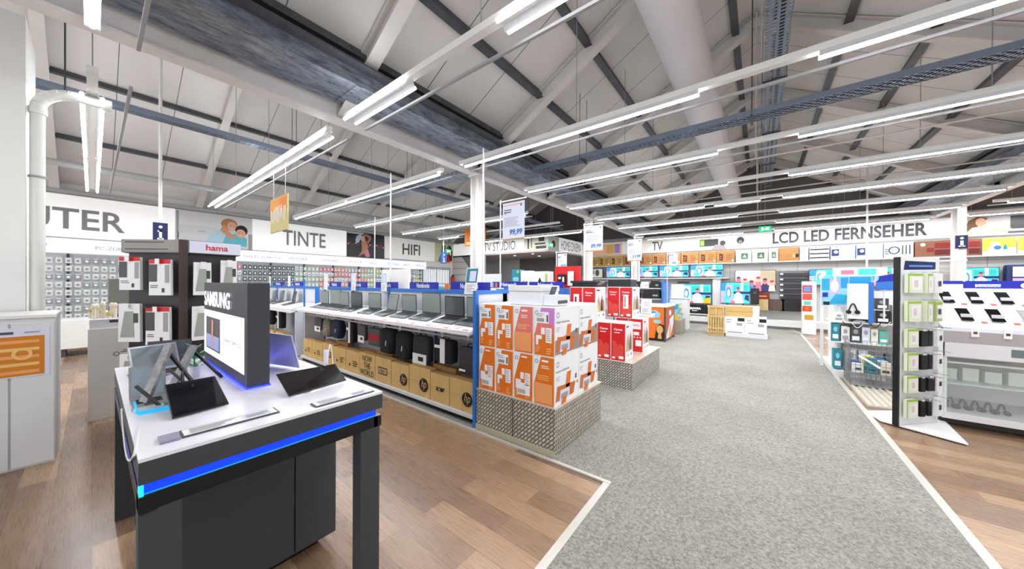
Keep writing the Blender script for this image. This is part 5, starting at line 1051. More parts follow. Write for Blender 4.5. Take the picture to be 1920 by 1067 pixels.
# two people lying on the sofa
mb.poly(F, [(.62, .12), (1.35, .10), (1.5, .35), (1.2, .62), (.9, .55), (.7, .35)], M('print_shirt_pale', (.70, .84, .90), .6), .004).poly(F, [(1.0, .10), (1.62, .08), (1.62, .35), (1.42, .5), (1.1, .42)], M('print_shirt_cyan', (.38, .74, .80), .6), .005)
mb.disc(F, 1.18, .76, .20, M('hair_honey', (.72, .52, .34), .7), .18, .005).disc(F, 1.24, .70, .12, SKIN, .15, .006).disc(F, 1.48, .60, .16, M('hair_black', (.16, .12, .12), .7), .17, .0065).disc(F, 1.46, .50, .13, SKIN, .14, .0075).poly(F, [(.95, .55), (1.05, .75), (1.2, .5), (1.35, .35), (1.2, .3)], M('print_arm', (.82, .60, .44), .6), .0062)
for a, b in ((1.42, .52), (1.50, .52), (1.21, .72), (1.28, .71)): mb.disc(F, a, b, .012, INK, d=.0085, n=8)
mb.rect(F, 1.43, .44, 1.50, .455, PAPER, .0085).rect(F, 1.22, .63, 1.28, .642, PAPER, .0075).rect(F, 1.66, 0, 1.76, .5, GREY, .003)
mb.build('wall_picture', label='large picture of two smiling people lying on a white sofa', category='picture')
F = FACE_X(XL+.1, 6.35, 2.64)
mb = MB().box((XL+.005, 6.35, 2.64), (XL+.1, 8.0, 3.70), M('club_dark', (.13, .13, .15), .4)); 
for k in range(26): mb.disc(F, .05+k*.062, .52+.05*math.sin(k*1.7), .012+.02*(k % 5 == 0), M('club_pink', (.85, .40, .50), .4, emit=.5), d=.003, n=8)
mb.rect(F, 0, .95, .7, 1.04, LGREY, .003)
mb.poly(F, [(.45, .0), (.62, .25), (.62, .5), (.58, .8), (.70, .85), (.85, .62), (.90, .45), (.82, .2), (.95, .05), (.8, .0), (.7, .15)], M('skin_tan', (.72, .52, .38), .6), .004).poly(F, [(.78, .3), (.88, .35), (.98, .05), (.88, -.0), (.80, .02)], M('dress_pink', (.85, .50, .70), .6), .006)
mb.poly(F, [(.6, .85), (.78, 1.0), (1.02, .92), (1.04, .80), (.9, .6), (.84, .66), (.93, .82), (.78, .9), (.66, .78)], M('skin_tan', None), .005).disc(F, .66, .78, .10, SKIN, .12, .006).poly(F, [(.38, .55), (.5, .62), (.62, .9), (.55, .98), (.38, .85), (.34, .68)], M('hair_silver', (.72, .82, .86), .5), .007)
mb.build('wall_picture', label='dark club picture of a dancing person with raised arm', category='picture')
F = FACE_X(XL+.1, 10.9, 2.66)
mb = MB().box((XL+.005, 10.9, 2.66), (XL+.1, 12.1, 3.66), M('wall_pic_cream', (.84, .82, .68), .6)).poly(F, [(.15, .02), (.35, .5), (.45, .9), (.65, .9), (.7, .4), (.55, .02)], M('jacket_grey', (.42, .40, .38), .7), .003).poly(F, [(.4, .02), (.55, .45), (.85, .45), (1.0, .02)], RED, .005).disc(F, .52, .8, .12, M('hair_black', None), .14, .006).disc(F, .92, .74, .16, BLACK, .2, .004).poly(F, [(.8, .2), (1.1, .05), (1.15, .6), (1.0, .8)], M('hair_black', None), .0045).disc(F, 1.0, .5, .06, CREAM, .12, .007)
mb.build('wall_picture', label='picture of singing people in red and black at the end of the left wall', category='picture')
# category strip and shelving
t = thing('pegged_shelving', 'white pegged shelving with a category strip along the whole left wall', 'wall shelving', (XL+.3, 4, 0))
MB().box((XL, -4.5, 2.22), (XL+.5, 10.0, 2.56), M('strip_white', (.93, .93, .96), .4, emit=.35)).build('category_strip', t, world=True)
F = FACE_X(XL+.5, 0, 2.22); mb = MB(); SB = M('strip_text', (.62, .65, .72), .6)
for y, w in ((-1.0, 'PC-HW'), (.05, 'PC-ZUBEHÖR'), (2.9, 'TABLET-ZUBEHÖR'), (4.15, 'SPEICHER'), (5.25, 'PATRONEN'), (6.25, 'DRUCKER'), (7.1, 'KABEL'), (7.9, 'NETZWERK'), (8.7, 'AKKUS'), (9.4, 'SPIELE')): mb.text(F, y, .11, y+.075*len(w), .21, w, SB, .004)
mb.build('lettering', t, world=True, label='pale grey category words')
MB().box((XL, -4.5, .32), (XL+.06, 10.0, 2.22), M('peg_white', (.84, .86, .87), .5, var=.03)).build('back_panel', t, world=True)
MB().box((XL, -4.5, 2.56), (XL+.3, 10.0, 2.6), GREY).build('strip_top', t, world=True)
MB().box((XL, -4.5, .0), (XL+.45, 10.0, .10), BLACK).build('plinth_base', t, world=True)
MB().box((XL, -4.5, .10), (XL+.55, 10.0, .16), GREY).build('base_shelf', t, world=True)
MB().box((XL, -4.5, .42), (XL+.45, 10.0, .45), DGREY).build('lower_shelf', t, world=True)
for k in range(15): MB().box((XL+.06, -4.5+k*1.03, .1), (XL+.10, -4.46+k*1.03, 2.22), DGREY).build('upright', t, world=True)
PK = {'blk': M('pack_black', (.14, .22, .22), .5), 'wht': M('pack_white', (.86, .88, .88), .5), 'red': M('pack_red', (.82, .35, .42), .5), 'org': M('pack_orange', (.86, .58, .44), .5), 'grn': M('pack_green', (.70, .80, .68), .5), 'yel': M('pack_yellow', (.86, .84, .52), .5), 'blu': M('pack_blue', (.30, .44, .66), .5), 'gry': M('pack_grey', (.55, .58, .60), .5)}
def zone(y):
    for lim, ks in ((1.6, ('wht', 'wht', 'gry')), (3.0, ('wht', 'red', 'gry')), (4.5, ('blk', 'blk', 'blk')), (5.2, ('grn', 'wht', 'grn')), (6.3, ('red', 'org', 'wht')), (7.2, ('org', 'red', 'grn')), (8.0, ('grn', 'yel', 'wht')), (9.0, ('yel', 'yel', 'grn')), (9.5, ('blu', 'blu', 'blk')), (10.1, ('yel', 'grn', 'wht'))):
        if y < lim: return ks
ZN = [(1.6, 'white packs'), (3.0, 'white and red packs'), (4.5, 'black and white packs'), (5.2, 'pale green packs'), (7.2, 'red and orange packs'), (9.0, 'yellow and green packs'), (9.5, 'blue packs'), (11, 'yellow end packs')]
def pack_mb(mb, y, z, k, w=.095, h=.135):
    x = XL+.22; mb.box((x-.012, y-w/2, z), (x, y+w/2, z+h), PK[k]); F = FACE_X(x, y-w/2, z)
    mb.disc(F, w/2, h*.42, w*.3, PAPER if k != 'wht' else PK['gry'], d=.002, n=8).rect(F, w*.1, h*.8, w*.9, h*.95, PK['gry'] if k == 'blk' else PAPER, .002).cyl((XL+.06, y, z+h), (x+.03, y, z+h), .004, DGREY, 4)
    return mb
spots = []
for r in range(8):
    for c in range(80):
        y = -.62+c*.135; z = .62+r*.195
        if y < 9.95: spots.append((y, z, r, c))
# those nearest to the camera are single packs, the rest one mass; the stretch hidden by the tower too
spots.sort(key=lambda q: q[0]+(8-q[2])*.35+(100 if .55 < q[0] < 2.15 else 0))
rest = MB(); random.seed(11)
for i, (y, z, r, c) in enumerate(spots):
    k = zone(y)[(r+c*3+(c//4)) % 3]; zn = next(n for l, n in ZN if y < l)
    if i < 290: pack_mb(MB(), y, z, k).build('blister_pack', label='small hanging pack in the block of %s on the left pegged wall' % zn, category='hanging pack', group='pegged wall '+zn)
    else: pack_mb(rest, y, z, k)
rest.build('blister_packs', label='further small hanging packs filling the rear of the pegged left wall', category='hanging packs', kind='stuff')
# barred doorway and extinguisher beyond the shelving
t = thing('grille_door', 'white barred double door with bright panes in the left wall', 'door', (XL+.05, 11.0, 0))
MB().box((XL, 10.1, 0), (XL+.08, 11.9, 2.38), GREY).build('frame', t, world=True)
for y0, y1 in ((10.17, 10.97), (11.03, 11.83)):
    MB().box((XL+.08, y0, .1), (XL+.10, y1, 2.3), M('pane_bright', (.93, .95, 1), .3, emit=.7)).build('pane', t, world=True)
    for k in range(9): MB().box((XL+.10, y0+.04+k*.09, .1), (XL+.125, y0+.055+k*.09, 2.3), DGREY).build('bar', t, world=True)
    for z in (.9, 1.5, 2.26): MB().box((XL+.10, y0, z), (XL+.13, y1, z+.025), DGREY).build('bar', t, world=True)
t = thing('fire_extinguisher', 'red fire extinguisher hanging near the studio wall', 'fire extinguisher', (-13.3, 12.03, 1.5))
MB().cyl((-13.3, 12.0, 1.42), (-13.3, 12.0, 1.85), .075, RED, 14).ball((-13.3, 12.0, 1.85), .075, RED).build('cylinder', t, world=True)
MB().box((-13.34, 11.95, 1.92), (-13.26, 12.05, 1.99), BLACK).path([(-13.3, 11.95, 1.95), (-13.3, 11.88, 1.8), (-13.3, 11.9, 1.6)], .012, BLACK).build('valve', t, world=True)
MB().box((-13.40, 12.02, 1.4), (-13.2, 12.16, 1.46), GREY).build('bracket', t, world=True)

# ================================================================== HANGING SIGNS
def info_sign(x, y, z0, w, h, face, m, label, ztop):
    t = thing('information_sign', label, 'sign', (x, y, z0))
    if face == 'x': fr = FACE_X(x+.03, y, z0); MB().box((x-.03, y, z0), (x+.03, y+w, z0+h), m).build('panel', t, world=True)
    else: fr = FACE_Y(x, y-.03, z0); MB().box((x, y-.03, z0), (x+w, y+.03, z0+h), m).build('panel', t, world=True)
    mb = MB().disc(fr, w*.5, h*.78, w*.14, PAPER).rect(fr, w*.40, h*.15, w*.60, h*.60, PAPER).rect(fr, w*.30, h*.52, w*.60, h*.60, PAPER).rect(fr, w*.28, h*.12, w*.72, h*.20, PAPER); mb.build('symbol', t, world=True, label='white letter i')
    cx, cy = (x, y+w/2) if face == 'x' else (x+w/2, y)
    MB().cyl((cx, cy, z0+h), (cx, cy, ztop), .025, WHITE, 8).build('hanger', t, world=True)
info_sign(-9.0, .69, 2.30, .19, .36, 'x', DBLUE, 'dark blue information sign above the name board of the tower', roof_z(-9.0)+.27)
info_sign(-11.2, 9.4, 2.42, .30, .50, 'x', M('sign_blue2', (.14, .36, .66), .5), 'blue information sign in front of the singing people picture', roof_z(-11.2)+.27)
t = thing('column_pair', 'slim second white post with a blue information sign at the back right', 'post', (3.95, 13.0, 0))
MB().box((3.86, 12.96, 0), (3.98, 13.04, 3.55), BEAMW).build('post', t, world=True)
MB().box((3.80, 12.90, 2.46), (3.98, 12.95, 2.78), DBLUE).build('panel', t, world=True)
F = FACE_Y(3.80, 12.90, 2.46); MB().disc(F, .09, .25, .03, PAPER).rect(F, .065, .05, .115, .19, PAPER).rect(F, .04, .04, .14, .07, PAPER).build('symbol', t, world=True, label='white letter i')
def poster(x0, x1, y, z0, z1, price, label, polex=None, zb=1.48, foot=None):
    t = thing('price_poster', label, 'price poster', (x0, y, z0)); w = x1-x0; h = z1-z0
    MB().box((x0, y, z0), (x1, y+.006, z1), PAPER2).build('sheet', t, world=True)
    F = FACE_Y(x0, y, z0); mb = MB().rect(F, .01, h*.925, w-.01, h*.945, ORL).rect(F, 0, .0, w, h*.05, M('poster_foot', (.72, .56, .40), .6))
    mb.text(F, w*.34, h*.12, w*.92, h*.29, price, PRICE, .003, shear=.2, bold=.035).lines(F, w*.08, h*.72, w*.5, h*.84, 2, DGREY).lines(F, w*.08, h*.36, w*.85, h*.62, 7, M('line_grey', None)).disc(F, w*.86, h*.9, .014, TXTD, n=8).ring(F, w*.12, h*.74, .012, .018, HPB)
    mb.build('print', t, world=True)
    px = x0-.06 if polex is None else polex
    MB().cyl((px, y, zb), (px, y, z1+.06), .009, WHITE, 6).cyl((px-.02, y, z1+.03), (x1+.03, y, z1+.03), .009, WHITE, 6).cyl((px, y, zb), (px, y, zb+.015), .05, WHITE, 8).build('holder', t, world=True)
poster(-2.95, -2.58, 3.45, 2.14, 2.66, '99,99', 'price poster reading 99,99 above the orange printer stack', zb=1.47) if False else poster(-2.86, -2.49, 3.50, 2.14, 2.66, '99,99', 'price poster reading 99,99 above the orange printer stack', zb=1.47, polex=-2.90)
poster(-2.66, -2.31, 5.75, 2.16, 2.65, '89,99', 'price poster reading 89,99 above the red printer stack', zb=.01, polex=-2.68)
poster(-2.00, -1.74, 6.20, 1.98, 2.39, '59,99', 'price poster with a white tail above the rear red boxes', zb=.41, polex=-1.87)
poster(-3.34, -3.13, 5.9, 1.86, 2.17, '49,99', 'small price poster hanging in front of the studio room', zb=.02, polex=-3.37)
poster(-2.28, -2.02, 11.05, 2.12, 2.56, '149,-', 'price poster above the third gondola end', zb=.46, polex=-2.32)
MB().box((-1.93, 6.2, 1.60), (-1.83, 6.206, 1.98), PAPER).rect(FACE_Y(-1.93, 6.2, 1.6), .04, .05, .06, .3, RED2).build('paper_strip', label='narrow paper strip hanging under the price poster with a tail', category='sign')
t = thing('promotion_sign', 'orange and yellow promotion sign hanging under the second light row', 'sign', (-6.2, 1.86, 2.38))
MB().box((-6.62, 1.85, 2.38), (-5.84, 1.87, 2.94), M('sign_ochre', (.74, .68, .42), .5)).build('panel', t, world=True)
F = FACE_Y(-6.62, 1.85, 2.38); OC = M('sign_orange', (.86, .54, .10), .5); random.seed(3)
mb = MB().rect(F, .02, .34, .76, .54, OC).poly(F, [(.40, .36), (.45, .53), (.72, .53), (.68, .36), (.58, .30), (.5, .30)], ORANGE, .003)
for k in range(16): x = .06+k*.043; mb.bar(F.p(x, .17+random.uniform(-.05, .05), .003), F.p(x+random.uniform(-.02, .02), .36+random.uniform(-.02, .07), .003), .02, .002, M('stroke_white', (.90, .87, .82), .5), up=(0, 1, 0))
mb.build('print', t, world=True)
for x in (-6.5, -5.96): MB().cyl((x, 1.86, 2.94), (x, 1.86, 3.52), .005, GREY, 4).build('cord', t, world=True)
t = thing('promotion_sign', 'orange promotion sign half hidden behind the first white post', 'sign', (-9, 9.4, 3.1))
MB().box((-9.3, 9.0, 3.0), (-8.2, 9.03, 3.70), M('sign_orange2', (.88, .50, .16), .5)).build('panel', t, world=True)
F = FACE_Y(-9.3, 9.0, 3.0); MB().rect(F, .1, .05, 1.0, .16, M('sign_pale', (.95, .85, .60), .5), .004).rect(F, .06, .0, .10, .7, ORL, .004).rect(F, .3, .24, .95, .34, PAPER, .004).build('print', t, world=True)
for x in (-9.2, -8.35): MB().cyl((x, 9.015, 3.70), (x, 9.015, 5.9), .004, GREY, 4).build('cord', t, world=True)
def exit_sign(x, y, z, face, label):
    t = thing('exit_sign', label, 'exit sign', (x, y, z)); w, h = .34, .17
    if face == 'y': MB().box((x, y, z), (x+w, y+.05, z+h), EXITG).build('panel', t, world=True); F = FACE_Y(x, y, z)
    else: MB().box((x-.05, y, z), (x, y+w, z+h), EXITG).build('panel', t, world=True); F = FACE_X(x, y, z)
    MB().disc(F, .10, .12, .02, LEDW, d=.003).poly(F, [(.06, .03), (.10, .10), (.14, .10), (.12, .03)], LEDW, .003).rect(F, .20, .04, .28, .13, LEDW, .003).poly(F, [(.14, .07), (.18, .10), (.18, .04)], LEDW, .003).build('symbol', t, world=True)
    MB().cyl((x+(.17 if face == 'y' else -.02), y+(.02 if face == 'y' else .17), z+h), (x+(.17 if face == 'y' else -.02), y+(.02 if face == 'y' else .17), roof_z(x)+.2), .01, GREY, 6).build('hanger', t, world=True)
exit_sign(-.05, 14.0, 3.38, 'y', 'green exit sign hanging over the aisle near the back wall')
exit_sign(SX+.25, 11.8, 3.12, 'x', 'green exit sign in front of the studio corner')
exit_sign(-12.6, 10.9, 3.1, 'x', 'green exit sign before the singing people picture')
for x, y, zb, lab in ((2.15, 12.0, 1.0, 'thin white ceiling pole dropping in front of the letter N of the big sign'), (-5.0, 3.1, 1.46, 'thin pole rising from the notebook gondola in front of the dancer picture'), (-8.7, 4.9, 0, 'thin pole in front of the last letter of the TINTE sign'), (-3.05, 3.3, 1.0, 'thin pole rising beside the tall teal sign')):
    MB().cyl((x, y, zb if x > 0 else zb), (x, y, roof_z(x)+.25 if x > 0 else 3.42), .012 if x < 0 else .02, WHITE, 8).build('power_pole', label=lab, category='pole')

# ================================================================== RIGHT: product stand, phone counter, accessory island
A2 = Vector((1.19, 5.34, 0)); B2 = Vector((1.58, 5.74, 0)); rd = (B2-A2).normalized(); nd = Vector((rd.y, -rd.x, 0)); ws = (B2-A2).length
t = thing('product_stand', 'tall white hook stand with a black left edge at the right side of the aisle', 'display stand', (1.35, 5.45, 0))
v = [A2+rd*a+nd*b for a, b in ((.02, -.035), (ws, -.035), (ws, 0), (.02, 0))]
MB().prism([(p.x, p.y) for p in v], .03, 1.86, M('stand_white', (.88, .89, .89), .45)).build('board', t, world=True)
v = [A2+rd*a+nd*b for a, b in ((0, -.04), (.02, -.04), (.02, .008), (0, .008))]
MB().prism([(p.x, p.y) for p in v], .02, 1.86, BLACK).build('edge_strip', t, world=True, label='black edge strip')
MB().prism([(1.02, 5.72), (1.09, 5.42), (1.60, 5.14), (1.66, 5.84), (1.3, 5.95)], .0145, .028, PAPER).build('base_plate', t, world=True)
FS = Fr(A2+nd*.0, rd)
mb = MB().poly(FS, [(.07, 1.72), (.50, 1.73), (.50, 1.81), (.09, 1.82)], DBLUE, .003).rect(FS, .14, 1.755, .46, 1.775, M('blue_mid', (.35, .55, .80), .5), .004).rect(FS, .05, 1.66, .52, 1.72, PAPER2, .003); mb.build('head_print', t, world=True)
GP = M('pack_pale', (.90, .93, .84), .4)
def hang(a, z, w, h, d, kind, label):
    p = FS.p(a+w/2, z, .05); t = thing('case_pack' if kind != 'blk' else 'phone_pouch', label, 'hanging pack', (p.x, p.y, z))
    q = Fr(FS.p(a, z, d+.02), rd); mb = MB(); body = {'grn': GP, 'wht': PAPER, 'blk': BLACK, 'slim': M('pack_olive', (.70, .76, .55), .5)}[kind]
    vv = [q.p(x, y, e) for e in (-d, 0) for x, y in ((0, 0), (w, 0), (w, h), (0, h))]
    mb.add(vv, [(0,3,2,1),(4,5,6,7),(0,1,5,4),(1,2,6,5),(2,3,7,6),(3,0,4,7)], body)
    if kind in ('grn', 'slim'): mb.rect(q, 0, h*.88, w, h, GREEN).rect(q, 0, 0, w*.08, h, GREEN, .002).rect(q, w*.25, h*.15, w*.9, h*.8, PAPER, .002).rect(q, w*.4, h*.3, w*.65, h*.65, M('print_fawn', (.85, .80, .78), .6), .003)
    if kind == 'slim' or kind == 'wht': mb.rect(q, w*.35, h*.35, w*.75, h*.62, DGREY, .004)
    if kind == 'blk': mb.lines(q, w*.2, h*.2, w*.8, h*.3, 1, DGREY)
    mb.build('pack', t, world=True)
    if kind == 'blk': MB().rect(Fr(q.p(w*.2, h*.98, .001), rd), 0, 0, w*.6, h*.12, PAPER, .001).build('hang_tab', t, world=True)
    MB().cyl(FS.p(a+w/2, z+h+.015, 0), FS.p(a+w/2, z+h+.015, d+.10), .0035, SILVER, 5).build('hook', t, world=True)
rows = [(1.47, .21), (1.16, .22), (.88, .20), (.63, .19), (.39, .18), (.12, .20)]
nm = ['top row', 'second row', 'third row', 'fourth row', 'fifth row', 'bottom row']
for k, (z, h) in enumerate(rows):
    hang(.05, z, .15 if k > 1 else .20 if k == 0 else .18, h, .03, 'grn', 'pale green case pack at the left of the %s of the stand' % nm[k])
    if k < 2:
        hang(.28, z, .07, h, .05, 'grn', 'narrow green white pack in the middle of the %s of the stand' % nm[k]); hang(.40, z, .10, h, .04, 'slim' if k else 'wht', 'pack with a dark window at the right of the %s of the stand' % nm[k])
    else:
        hang(.22, z+.01, .09 if k == 2 or k == 3 else .06, h-.03, .04, 'blk', 'black pouch in the middle of the %s of the stand' % nm[k]); hang(.335, z+.01, .05 if k != 4 else .09, h-.03, .03, 'blk', 'second black pouch in the %s of the stand' % nm[k]); hang(.45, z, .08, h, .03, 'wht', 'white pack at the right of the %s of the stand' % nm[k])

# phone counter
KX0, KX1, KY0, KY1 = 1.62, 3.6, 5.72, 6.55
kc = t = thing('phone_counter', 'white counter with sloping phone desk and glass shelves at the right edge', 'counter', (KX0, KY0, 0))
KW = M('counter_white', (.86, .86, .87), .35)
MB().box((KX0, KY0+.12, .015), (KX1, KY1, .10), BLACK).build('kick', t, world=True)
MB().box((KX0-.02, KY0-.01, .10), (KX1, KY1, .165), KW).build('base_board', t, world=True)
MB().box((KX0, KY1-.03, .165), (KX1, KY1, 1.5), KW).build('back_panel', t, world=True)
MB().box((KX0, KY0+.02, .165), (KX0+.02, KY1-.03, 1.0), M('side_glassy', (.84, .88, .86), .2)).build('side_panel', t, world=True)
MB().box((KX0+.02, KY0+.10, .46), (KX1, KY1-.03, .475), GLASSG).build('glass_shelf', t, world=True)
MB().box((KX0+.02, KY0+.05, .70), (KX1, KY1-.03, .718), M('shelf_edge', (.80, .84, .82), .2)).build('glass_shelf', t, world=True)
MB().box((KX0+.02, KY0+.015, .165), (KX1, KY0+.021, .76), GLASS).build('glass_front', t, world=True)
MB().box((KX0+.02, KY0+.02, .76), (KX1, KY0+.05, .775), GREY).build('front_rail', t, world=True)
MB().box((KX0, KY0, .775), (KX1, KY0+.05, .93), KW).build('front_board', t, world=True)
mb = MB(); v = [(x, y, z) for x in (KX0-.02, KX1) for y, z in ((KY0+.0, .93), (KY0-.03, 1.06), (KY0+.0, 1.10), (KY1-.03, .93))]
mb.add(v, [(3,2,1,0),(4,5,6,7),(0,1,5,4),(1,2,6,5),(2,3,7,6),(3,0,4,7)], M('band_silver', (.76, .76, .79), .3, .3)); mb.build('silver_band', t, world=True)
D0, D1 = Vector((0, KY0, 1.10)), Vector((0, KY1-.05, 1.52)); ud = (D1-D0).normalized(); ld = (D1-D0).length
mb = MB(); v = [(x, p.y, p.z+e) for x in (KX0-.02, KX1) for p, e in ((D0, -.03), (D1, -.03), (D1, 0), (D0, 0))]
mb.add(v, [(3,2,1,0),(4,5,6,7),(0,1,5,4),(1,2,6,5),(2,3,7,6),(3,0,4,7)], KW); mb.build('sloping_desk', t, world=True)
MB().box((KX0, KY1-.05, 1.50), (KX1, KY1+.02, 1.61), NAVY).box((KX0+.1, KY1-.056, 1.52), (KX0+.35, KY1-.05, 1.57), PAPER).box((KX0+.44, KY1-.056, 1.535), (KX0+.62, KY1-.05, 1.57), PAPER).build('blue_rail', t, world=True)
F = FACE_Y(KX0, KY1-.05, 1.5); MB().disc(F, .78, .055, .03, PAPER, d=.008).text(F, .45, .02, .62, .07, 'Smartphones', BLUE, .009).build('rail_print', t, world=True)
PH = M('phone_black', (.03, .035, .06), .12); n = 0
for r, s_ in enumerate((.12, .50)):
    for c in range(7):
        x = KX0+.09+c*.20+(.0 if r else .03); base = Vector((x, 0, 0))+Vector((0, D0.y, D0.z))+ud*s_
        fr = Fr(base, (1, 0, 0), ud); us_ = Vector((0, math.cos(1.0), math.sin(1.0))); fp = Fr(base+Vector((0, .0, .012)), (1, 0, 0), us_)
        t2 = thing('smartphone', 'smartphone leaning on a block of the sloping desk, %s row' % ('front', 'rear')[r], 'smartphone', fr.p(.04, .07, 0), group='smartphones in the %s row' % ('front', 'rear')[r])
        vv = [fp.p(a-(.03*b/.15), b, e) for e in (.0, .010) for a, b in ((0.02, 0), (.105, 0), (.105, .15), (0.02, .15))]
        MB().add(vv, [(0,3,2,1),(4,5,6,7),(0,1,5,4),(1,2,6,5),(2,3,7,6),(3,0,4,7)], PH if not (r == 0 and c == 2) else GREY).build('body', t2, world=True)
        MB().prism([(base.x+.02, base.y+.012), (base.x+.10, base.y+.012), (base.x+.10, base.y+.06), (base.x+.02, base.y+.06)], base.z+.004, base.z+.085, LGREY).build('block', t2, world=True)
        mb = MB(); vv = [fr.p(a, b, e) for e in (.001, .004) for a, b in ((.13, -.06), (.195, -.06), (.205, .06), (.14, .06))]
        mb.add(vv, [(0,3,2,1),(4,5,6,7),(0,1,5,4),(1,2,6,5),(2,3,7,6),(3,0,4,7)], PAPER); mb.rect(Fr(fr.p(.145, -.03, .004), (1, 0, 0), ud), 0, 0, .04, .04, RED2, .002)
        mb.build('price_card', label='white price card with a red figure beside a phone, %s row' % ('front', 'rear')[r], category='price card', group='price cards of the %s phone row' % ('front', 'rear')[r])
for k in range(3):
    fr = FACE_Y(KX0+.16+k*.2, KY0-.035, 1.02); MB().box((KX0+.16+k*.2, KY0-.04, 1.01), (KX0+.21+k*.2, KY0-.032, 1.10), PAPER).rect(fr, .012, .02, .038, .045, DGREY, .008).build('shelf_tag', label='white hanging tag on the silver band of the phone counter', category='tag', group='tags on the phone counter edge')
HB = M('headset_black', (.10, .10, .10), .5)
for k in range(5):
    x = KX0+.10+k*.085; MB().path(arc((x-.03, KY0+.22, .19), (x+.03, KY0+.22, .19), .09, 8), .009, HB, 6).cyl((x-.035, KY0+.20, .19), (x-.035, KY0+.24, .19), .024, HB, 8).cyl((x+.035, KY0+.20, .19), (x+.035, KY0+.24, .19), .024, HB, 8).build('headphones', label='black headphones on the bottom shelf behind the counter glass', category='headphones', group='headphones in the glass counter')
for k in range(5): MB().box((KX0+.06+k*.15, KY0+.3, .476), (KX0+.17+k*.15, KY0+.42, .60+.02*(k % 2)), M('ghost_white', (.88, .90, .89), .5)).build('product_box', label='white product box on the middle glass shelf of the counter', category='product box', group='white boxes in the glass counter')
MB().box((KX0+.42, KY0-.004, .82), (KX0+.55, KY0, .90), M('display_teal', (.36, .45, .45), .3)).box((KX0+.56, KY0-.004, .82), (KX0+.575, KY0, .895), GREY).build('display_screen', kc, world=True, label='small grey display')
MB().box((KX0+.42, KY0+.24, .719), (KX0+.48, KY0+.3, .755), DGREY).build('adapter', label='tiny dark box on the upper glass shelf under the grey display', category='box')
MB().box((KX0+.5, KY0+.22, .719), (KX0+.62, KY0+.3, .755), M('peach', (.90, .78, .68), .5)).build('package', label='flat peach coloured pack on the upper glass shelf', category='package')
t = thing('clear_rail', 'clear acrylic rail standing on the left end of the phone desk', 'rail', (1.65, 6.45, 1.6))
MB().cyl((1.62, 6.5, 1.6), (1.62, 6.5, 1.86), .01, WHITE, 8).cyl((1.98, 6.5, 1.6), (1.98, 6.5, 1.86), .01, WHITE, 8).cyl((1.60, 6.5, 1.86), (2.0, 6.5, 1.86), .01, WHITE, 8).build('frame', t, world=True)

# checker platform and wire bin
t = thing('checker_platform', 'low aluminium ramp plate on the floor behind the product stand', 'platform', (1.3, 6.5, 0))
mb = MB().prism([(1.09, 5.98), (1.58, 6.0), (1.58, 7.5), (1.09, 7.5)], .0, .03, M('plate_pale', (.78, .76, .70), .35, .3))
for k in range(7): mb.box((1.11+k*.068, 6.0, .03), (1.135+k*.068, 7.5, .045), M('plate_ridge', (.90, .88, .82), .3, .2))
mb.build('plate', t, world=True)
t = thing('wire_bin', 'grey wire mesh bin full of small goods behind the product stand', 'wire bin', (1.3, 7.3, .05))
WR = M('wire_grey', (.55, .56, .58), .3, .5)
wx0, wx1, wy0, wy1, wz0, wz1 = 1.10, 1.56, 7.02, 7.5, .046, .66
mb = MB()
for k in range(10): x = wx0+(wx1-wx0)*k/9; mb.cyl((x, wy0, wz0), (x, wy0, wz1), .003, WR, 4); mb.cyl((x, wy1, wz0), (x, wy1, wz1), .003, WR, 4)
for k in range(10): y = wy0+(wy1-wy0)*k/9; mb.cyl((wx0, y, wz0), (wx0, y, wz1), .003, WR, 4); mb.cyl((wx1, y, wz0), (wx1, y, wz1), .003, WR, 4)
for k in range(9): z = wz0+(wz1-wz0)*k/8; mb.path([(wx0, wy0, z), (wx1, wy0, z), (wx1, wy1, z), (wx0, wy1, z), (wx0, wy0, z)], .0035, WR, 4)
mb.box((wx0, wy0, wz0), (wx1, wy1, wz0+.01), GREY); mb.build('mesh', t, world=True)
MB().box((wx0+.02, wy0+.02, .22), (wx1-.02, wy1-.02, .232), GREY).build('inner_shelf', t, world=True)
MB().bar((1.18, 7.0, .50), (1.40, 6.98, .34), .03, .006, PAPER, up=(0, 1, 0)).build('label_strip', t, world=True)
cs = [PAPER, PAPER2, DGREY, TEAL, BLUE, YELLOW, CREAM]; cn = ['white', 'lilac white', 'dark grey', 'teal', 'blue', 'yellow', 'cream']
for k in range(9):
    x = wx0+.03+(k % 3)*.14; y = wy0+.04+(k//3)*.14; MB().box((x, y, .233), (x+.11, y+.10, .36+.05*((k*5) % 3)), cs[(k*3) % 7]).rect(FACE_Y(x, y, .233), .02, .03, .09, .07, DGREY).build('product_box', label='%s small box in the wire bin, %s' % (cn[(k*3) % 7], ('front left', 'front middle', 'front right', 'middle left', 'centre', 'middle right', 'rear left', 'rear middle', 'rear right')[k]), category='product box')
# accessory island
t = thing('accessory_island', 'white shelving island with cyan posters right of the aisle', 'shelving island', (1.4, 8.2, 0))
IY = 7.62
MB().box((1.0, IY, .0), (1.95, 9.0, .12), WHITE).build('base', t, world=True)
MB().box((1.08, IY+.3, .12), (1.12, IY+1.3, 1.45), WHITE).box((1.12, IY+.6, .12), (1.95, IY+.64, 1.45), WHITE).build('core_panel', t, world=True)
for z in (.58, .92): MB().box((.95, IY+.05, z), (1.95, IY+.6, z+.02), WHITE).build('shelf', t, world=True)
MB().box((.93, IY+.04, .56), (.96, IY+.07, 1.0), WHITE).box((.86, IY+.3, .12), (.90, IY+.34, 1.80), WHITE).build('front_post', t, world=True)
MB().box((1.15, IY, 1.0), (1.385, IY+.03, 1.575), PAPER).build('white_board', t, world=True)
MB().box((1.39, IY+.02, .94), (1.45, IY+.10, 1.60), BLUE).build('blue_post', t, world=True)
